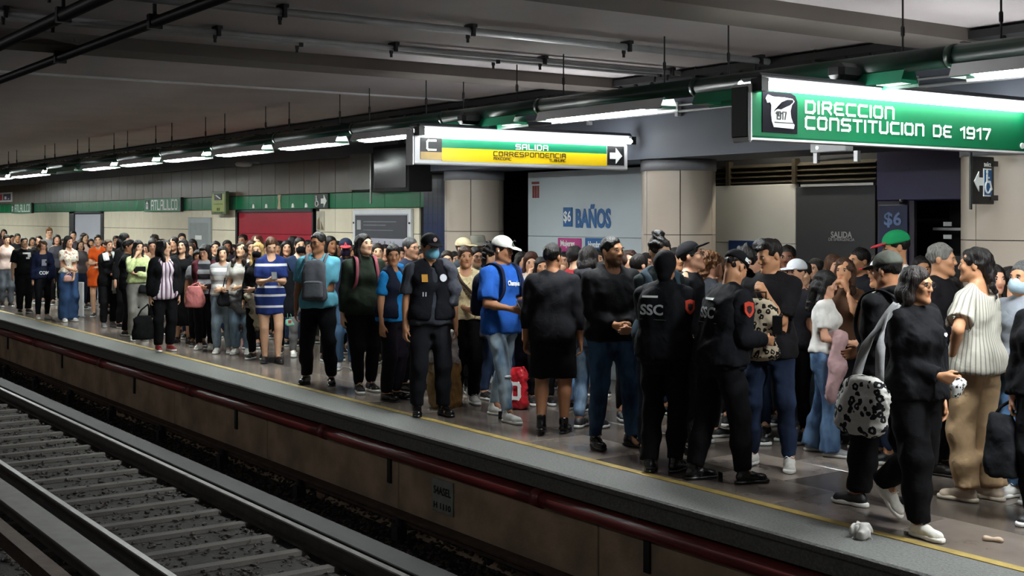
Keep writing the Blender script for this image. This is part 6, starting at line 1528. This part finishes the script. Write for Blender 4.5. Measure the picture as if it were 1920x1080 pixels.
leo = fabric('#b9ab95', 'leopard', '#1a1614', dict(scale=24, warp=.025))
r = carried(p, 'leopard_bag', 'beige leopard-print backpack held up in front of a black T-shirt', 'backpack'); S = Solid(); S.noise = (.012, 26, 2); S.loft([.83, .88, 1.05, 1.2, 1.27], [.10, .15, .15, .11, .06], [.06, .09, .09, .06, .03], [-.02, -.02, 0, .02, .03], -.36, n=2.6, rnd=.03); solid_part('bag_body', S, leo, r, .012)
S = Solid().loft([.86, .99], [.09, .085], [.03, .03], -.02, -.44, n=3, rnd=.02); solid_part('pocket', S, leo, r, .012); MB().tube([(.0, -.36, 1.26), (-.02, -.36, 1.33), (.06, -.36, 1.33), (.06, -.36, 1.26)], .009, 6).build('handle', fabric('#3a2c24'), r, True)
phone(PEOPLE[53], 'phone in the hand of the police officer with the lettered cap', -1, (-.02, -.03, .12), -10, 60)
bk('person in black in shadow just right behind the leopard-print bag holder', 1477, 458, 8.4, '#1a1a1e', ('short', KH), 'dark', 'm', -10)
bk('person in black turned away just left of the leopard-print bag holder', 1402, 461, 7.8, '#1c1c20', ('curly', KH), 'mid', 'f', 100)
bk('person in charcoal peeping between the bent police officer and the leopard-print bag holder', 1419, 470, 7.9, '#2a2a2e', ('short', KH), 'light', 'm', -30)
# --- right part
bk('person with white cap half hidden right of the leopard-print bag holder', 1495, 486, 8.2, '#2a2a30', ('short', KH), 'mid', 'm', -40, hat=('cap', '#c9ccd2', '#c9ccd2', 0, 0))
pp(56, 'person in white T-shirt and pale jeans staring left, below the white cap', 1507, 489, Y=8.35, face=-8, head=(-6, 4, 0), hair=('tied', '#0d0a0a'), skin='light', top=T('#cfcdca', .7), bottom=Bt('#8a98a8', 'straight', denim=True), shoes=W_SN)
p = pp(57, 'person in white T-shirt and flared jeans turned away, carrying a pink jumper', 1546, 505, v=851, face=78, head=(6, 16, 0), hair=('long', '#0d0a0a'), skin='mid', top=T('#d2d0cc', .7, hem=.95), bottom=Bt('#3a4e6a', 'flare', m=fabric('#34496a', 'denim', '#5a7594')), shoes=GSN, arms=('hold', 'belly'), legs=((.12, -.1, 0, 8), (.1, .12, 0, 8)))
pj = tag(carried(p, 'jumper', 'dusty pink jumper draped over the arm above the flared jeans', 'clothes')); w_ = (p.wr[-1] + p.el[-1]) * .5; S = Solid(); S.noise = (.010, 32, 3); S.chain([w_ + V3(.01, .05, .035), w_ + V3(-.035, -.02, .02), w_ + V3(-.06, .0, -.22), w_ + V3(-.07, .05, -.5)], [.05, .06, .075, .06], .05); solid_part('cloth', S, fabric('#a8888a'), pj, .014)
bk('person in dark brown top in front of the emergency exit door, facing right', 1562, 475, 8.5, '#2a2422', ('long', '#4a3020'), 'mid', 'f', 30)
bk('person with both hands at the face under the emergency exit lettering', 1585, 481, 8.2, '#5a4030', ('wavy', BR), 'tan', 'f', -20, arms=('chin', 'chin'))
bk('person in black facing left at the right side of the emergency exit door', 1614, 463, 8.5, '#15161c', ('short', KH), 'tan', 'm', -55, fine=True)
bk('person with white cap with red brim half hidden behind the grey-green cap', 1656, 484, 8.0, '#c9c9c6', ('short', KH), 'tan', 'm', -70, hat=('cap', '#d8d8d4', '#a82a30', 0, 0))
pp(60, 'person with bright green cap with red brim and white shirt facing left', 1684, 433, Y=8.3, face=-68, head=(-10, 8, 0), sex='m', hair=('short', KH), skin='tan', hat=('cap', '#1c8a55', '#a8323a', 0, 4), beard=.5, top=T('#cfcfcb', .8), bottom=Bt('#22242c', 'straight'))
p = pp(61, 'person with grey-green cap in black hooded jacket seen from behind carrying a black backpack', 1668, 472, v=955, face=-128, head=(-4, 10, 0), sex='m', w=1.12, hair=('short', KH), skin='brown', hat=('cap', '#474a44', '#474a44', 0, 0), top=T('#0e0e11', 1.95, hood=1, ease=.024, hem=.82), bottom=Bt('#0b0b0e', 'loose'), shoes=('sneaker', '#141416', '#e0dfdb', '#e0dfdb'), arms=('belly', 'belly'), legs=((.10, .12, 0, 6), (.10, -.2, 0, 6)))
backpack(p, 'large black backpack on the back of the grey-green cap wearer', fabric('#0d0d10'), fabric('#131317'), w=.17, hgt=.5, zc=1.14, depth_=.11)
pp(63, 'person in black T-shirt facing right behind the walking one with glasses', 1761, 454, v=886, face=70, head=(14, 2, 0), sex='m', hair=('grey_short', '#6e6c68'), skin='tan', top=T('#131216', .8), bottom=Bt('#15151a', 'straight'), shoes=('dress', '#17120f', '#17120f'))
p = pp(62, 'person with glasses in black tracksuit and white shoes walking right past the yellow line', 1716, 496, v=997, face=48, head=(12, 4, 0), hair=('bob', '#1a1210'), skin='tan', glasses=1, w=1.08, top=T('#0d0d11', 1.95, ease=.024, hem=.86, turtle=1), bottom=Bt('#0a0a0d', 'loose'), shoes=('sneaker', '#e2dfd6', '#efece4', '#f4f2ec'), arms=((.02, -.22, 1.02), 'down'), curl=(55, 30), legs=((.08, -.12, 0, 4), (.08, .34, .16, 4)))
chest_print(p, 'top', MB().prism([(-.018, 0), (0, -.013), (.018, .0), (.012, .014), (-.012, .014)], 0, .001).mesh('logo'), m_letter, 1.27, .09, 'logo')
flat_strap('sleeve_stripe', [tuple(p.sh[1] + V3(.06, 0, .05)), tuple(p.sh[1] + (p.el[1] - p.sh[1]) * .5 + V3(.065, 0, 0)), tuple(p.el[1] + V3(.06, 0, 0))], .02, .004, fabric('#d0d0d0'), p.root)
lb = fabric('#b4b2ae', 'leopard', '#17171a', dict(scale=19, warp=.025))
r = carried(p, 'leopard_tote', 'large grey and black leopard-print tote bag hanging from the walking person in black', 'bag')
S = Solid(); S.noise = (.006, 24, 6); S.loft([.64, .69, .86, .98, 1.02], [.07, .085, .08, .06, .04], [.15, .20, .21, .17, .12], -.36, [.12, .12, .1, .08, .06], n=2.8, rnd=.03); solid_part('bag_body', S, lb, r, .012)
for yy in (-.04, .16): flat_strap('strap', [(-.36, yy, .99), (-.31, .06 + (yy - .06) * .6, 1.2), (-.22, .04, 1.38), (-.14, .02, 1.465)], .06, .008, fabric('#8a8a8c'), r)
p2 = carried(p, 'folded_cloth', 'small black and white patterned cloth held by the walking person in black', 'cloth'); w_ = p.wr[-1] + unit(p.wr[-1] - p.el[-1]) * .1; S = Solid(); S.noise = (.008, 40, 2); S.ell(w_ + V3(.0, -.01, -.035), (.055, .03, .06), .01); S.noise = (.010, 60, 2); solid_part('cloth', S, fabric('#cfcfcd', 'leopard', '#2a2422', dict(scale=45, warp=.02)), p2, .008)
p = pp(64, 'person in white striped blouse and beige trousers turned away, hand on hip', 1832, 461, v=938, face=-118, head=(18, 0, 0), hair=('braid', '#0f0b0a'), skin='tan', w=1.06, top=T('#d5d2c6', .75, m=fabric('#b9b6aa', 'vstripe', '#85827a', dict(period=.022, w=.006)), hem=.86, ease=.026, flare=.03, backscoop=.05), bottom=Bt('#b79b78', 'relaxed'), shoes=('sneaker', '#cbb9a4', '#d9cdbb', '#e0d6c8'), arms=('down', 'hip'), legs=((.09, .06, 0, 6), (.09, -.04, 0, 6)))
pp(65, 'person holding a phone to the ear just left of the white striped blouse', 1784, 508, v=862, face=-20, head=(-10, 6, 0), hair=('long', KH), skin='mid', top=T('#16161a', 1.9), bottom=Bt('#101014', 'wide'), shoes=W_SN, arms=('ear', 'down'))
phone(PEOPLE[65], 'phone held to an ear left of the white striped blouse', -1, (.0, -.02, .0), 0, 0)
pp(66, 'person with pale blue face mask in grey jacket at the right edge', 1921, 487, Y=7.6, face=-40, sex='m', hair=('grey_short', '#4a4a4a'), skin='tan', mask='#9fb3c0', top=T('#8a8f98', 1.9, ease=.02), bottom=Bt('#4f6f94', 'straight', denim=True), shoes=W_SN)
bk('person in charcoal between the white striped blouse and the grey jacket', 1893, 497, 8.2, '#2a2a30', ('short', KH), 'tan', 'm', 120)
p = pp(67, 'person in black coat cut off by the right edge of the picture', 1962, 500, v=985, face=-20, hair=('long', KH), skin='mid', top=T('#101014', 1.95, ease=.022), bottom=Bt('#0c0c10', 'straight'))
handbag(p, 'dark backpack with pale zip hanging low at the right edge', '#15161a', (-.27, -.06, .30), .12, .09, .42, (-.20, -.03, .82), name='backpack', cat='backpack')
# --- further heads in the back rows
EXTRA = [
 (22, 446, 8.5, '#4a4448', ('short', KH), 'mid', 'm', 'person in grey between the pale pink sleeveless top and the black T-shirt, farthest back'),
 (150, 449, 8.4, '#6a6468', ('bob', DB), 'light', 'f', 'person in grey low in front of the grey door panel, right of the flower-print top'),
 (196, 450, 8.3, '#3a3434', ('long', KH), 'mid', 'f', 'person in dark grey between the orange dress and the white scarf, farthest back'),
 (252, 452, 8.2, BLK, ('short', KH), 'tan', 'm', 'person in black behind the left shoulder of the lime green blouse'),
 (274, 456, 8.1, '#2c2c30', ('long', KH), 'mid', 'f', 'person in charcoal low behind the right shoulder of the lime green blouse'),
 (304, 447, 8.3, '#443838', ('bob', DB), 'mid', 'f', 'person in brown rising right behind the purple striped blouse'),
 (393, 459, 8.4, '#40404a', ('short', KH), 'tan', 'm', 'person in slate top below the right edge of the silver notice case'),
 (438, 457, 8.3, BLK, ('long', KH), 'mid', 'f', 'person in black before the left edge of the red shutter, behind the pale jeans pair'),
 (500, 452, 8.2, '#5a4a4a', ('long', DB), 'mid', 'f', 'person in taupe behind the black face mask, before the red shutter'),
 (524, 452, 8.3, BLK, ('curly', KH), 'tan', 'f', 'person in black farthest back between the striped navy dress and the red shutter'),
 (578, 449, 8.3, '#24262c', ('long', KH), 'mid', 'f', 'person in charcoal between the second black face mask and the light blue shirt'),
 (664, 458, 8.3, '#30343c', ('short', KH), 'brown', 'm', 'person in slate between the navy cap with red brim and the dark green jumper'),
 (698, 462, 8.4, '#38343a', ('long', KH), 'mid', 'f', 'person in grey-violet behind the dark green jumper, below the line map'),
 (752, 462, 8.2, '#2c3038', ('bob', KH), 'mid', 'f', 'person in slate between the bright blue polo shirt and the navy waistcoat'),
 (790, 466, 8.2, BLK, ('short', KH), 'brown', 'm', 'person in black between the navy waistcoat and the black cap'),
 (852, 470, 8.2, '#3a3c44', ('long', KH), 'mid', 'f', 'person in slate between the black vest and the cream cap'),
 (909, 466, 8.2, '#2b2c31', ('short', KH), 'tan', 'm', 'person in charcoal farthest back just right of the bucket hat'),
 (941, 468, 8.3, '#30303a', ('long', DB), 'mid', 'f', 'person in slate behind the left shoulder of the bright blue T-shirt'),
 (978, 470, 8.3, '#44404a', ('bob', KH), 'mid', 'f', 'person in grey-violet right behind the white cap, under the toilets panel'),
 (1058, 470, 8.4, BLK, ('long', KH), 'mid', 'f', 'person in black between the black shirt seen from behind and the red vest top'),
 (1090, 470, 8.6, '#26262c', ('curly', DB), 'tan', 'm', 'person in charcoal just right of the red vest top, before the toilets panel'),
 (1122, 466, 8.4, '#3a3034', ('bob', KH), 'mid', 'f', 'person in brown just left of the black hooded top, below the blue label'),
 (1213, 472, 8.2, '#33353c', ('long', KH), 'mid', 'f', 'person in slate left of the denim waistcoat, before the middle column'),
 (1266, 462, 8.3, BLK, ('short', KH), 'tan', 'm', 'person in black between the denim waistcoat and the tipped black cap'),
 (1316, 466, 8.4, '#2e2e34', ('short', KH), 'brown', 'm', 'person in charcoal right of the tipped black cap, before the middle column'),
 (1346, 478, 8.1, '#2a2a30', ('bob', BR), 'mid', 'f', 'person in charcoal right above the back of the bent police officer'),
 (1377, 466, 8.6, BLK, ('long', KH), 'mid', 'f', 'person in black below the dark blue label on the pale panel'),
 (1462, 470, 8.6, '#202026', ('short', KH), 'brown', 'm', 'person in black close behind the neck of the leopard-print bag holder'),
 (1530, 482, 8.6, '#2a282c', ('long', KH), 'mid', 'f', 'person in charcoal between the staring white T-shirt and the emergency exit door'),
 (1637, 478, 8.7, '#26262a', ('short', KH), 'tan', 'm', 'person in charcoal left of the bright green cap, beside the exit door'),
 (1727, 478, 8.4, '#2c2c34', ('short', KH), 'tan', 'm', 'person in slate between the bright green cap and the kiosk counter'),
 (1862, 492, 8.3, '#303038', ('long', KH), 'mid', 'f', 'person in slate behind the white striped blouse, before the right column'),
]
for u_, vt_, Y_, c_, hr, sk, sx_, lb_ in EXTRA:
    bk(lb_, u_, vt_, Y_, c_, hr, sk, sx_, random.Random(u_).uniform(-35, 35))
for a_, k_a in LATER: bk_build(*a_, **k_a)
# litter on the platform
S = Solid(); S.noise = (.03, 110, 3); S.ell((0, 0, .032), (.055, .045, .036), .01).ell((.035, .0, .055), (.03, .025, .028), .01)
o = link('crumpled_paper', mesh_np('crumpled_paper', *S.polygonise(.006)), mat('paper_white', '#b9b6b2', .8, var=.12, scale=30), None, (*on_v(1610, 1008), 0)); tag(o, 'crumpled white paper lying on the yellow line near the walking person in black', 'litter')
S = Solid(); S.noise = (.006, 60, 5); S.cone((-.045, 0, .014), (.045, 0, .012), .014, .01); o = link('wrapper', mesh_np('wrapper', *S.polygonise(.006)), mat('wrapper_tan', '#b9a48e', .7), None, (*on_v(1862, 1016), 0), .5); tag(o, 'small tan wrapper on the floor near the bottom right corner', 'litter')
print('TRIS', TRIS[0], 'PEOPLE', NP[0])
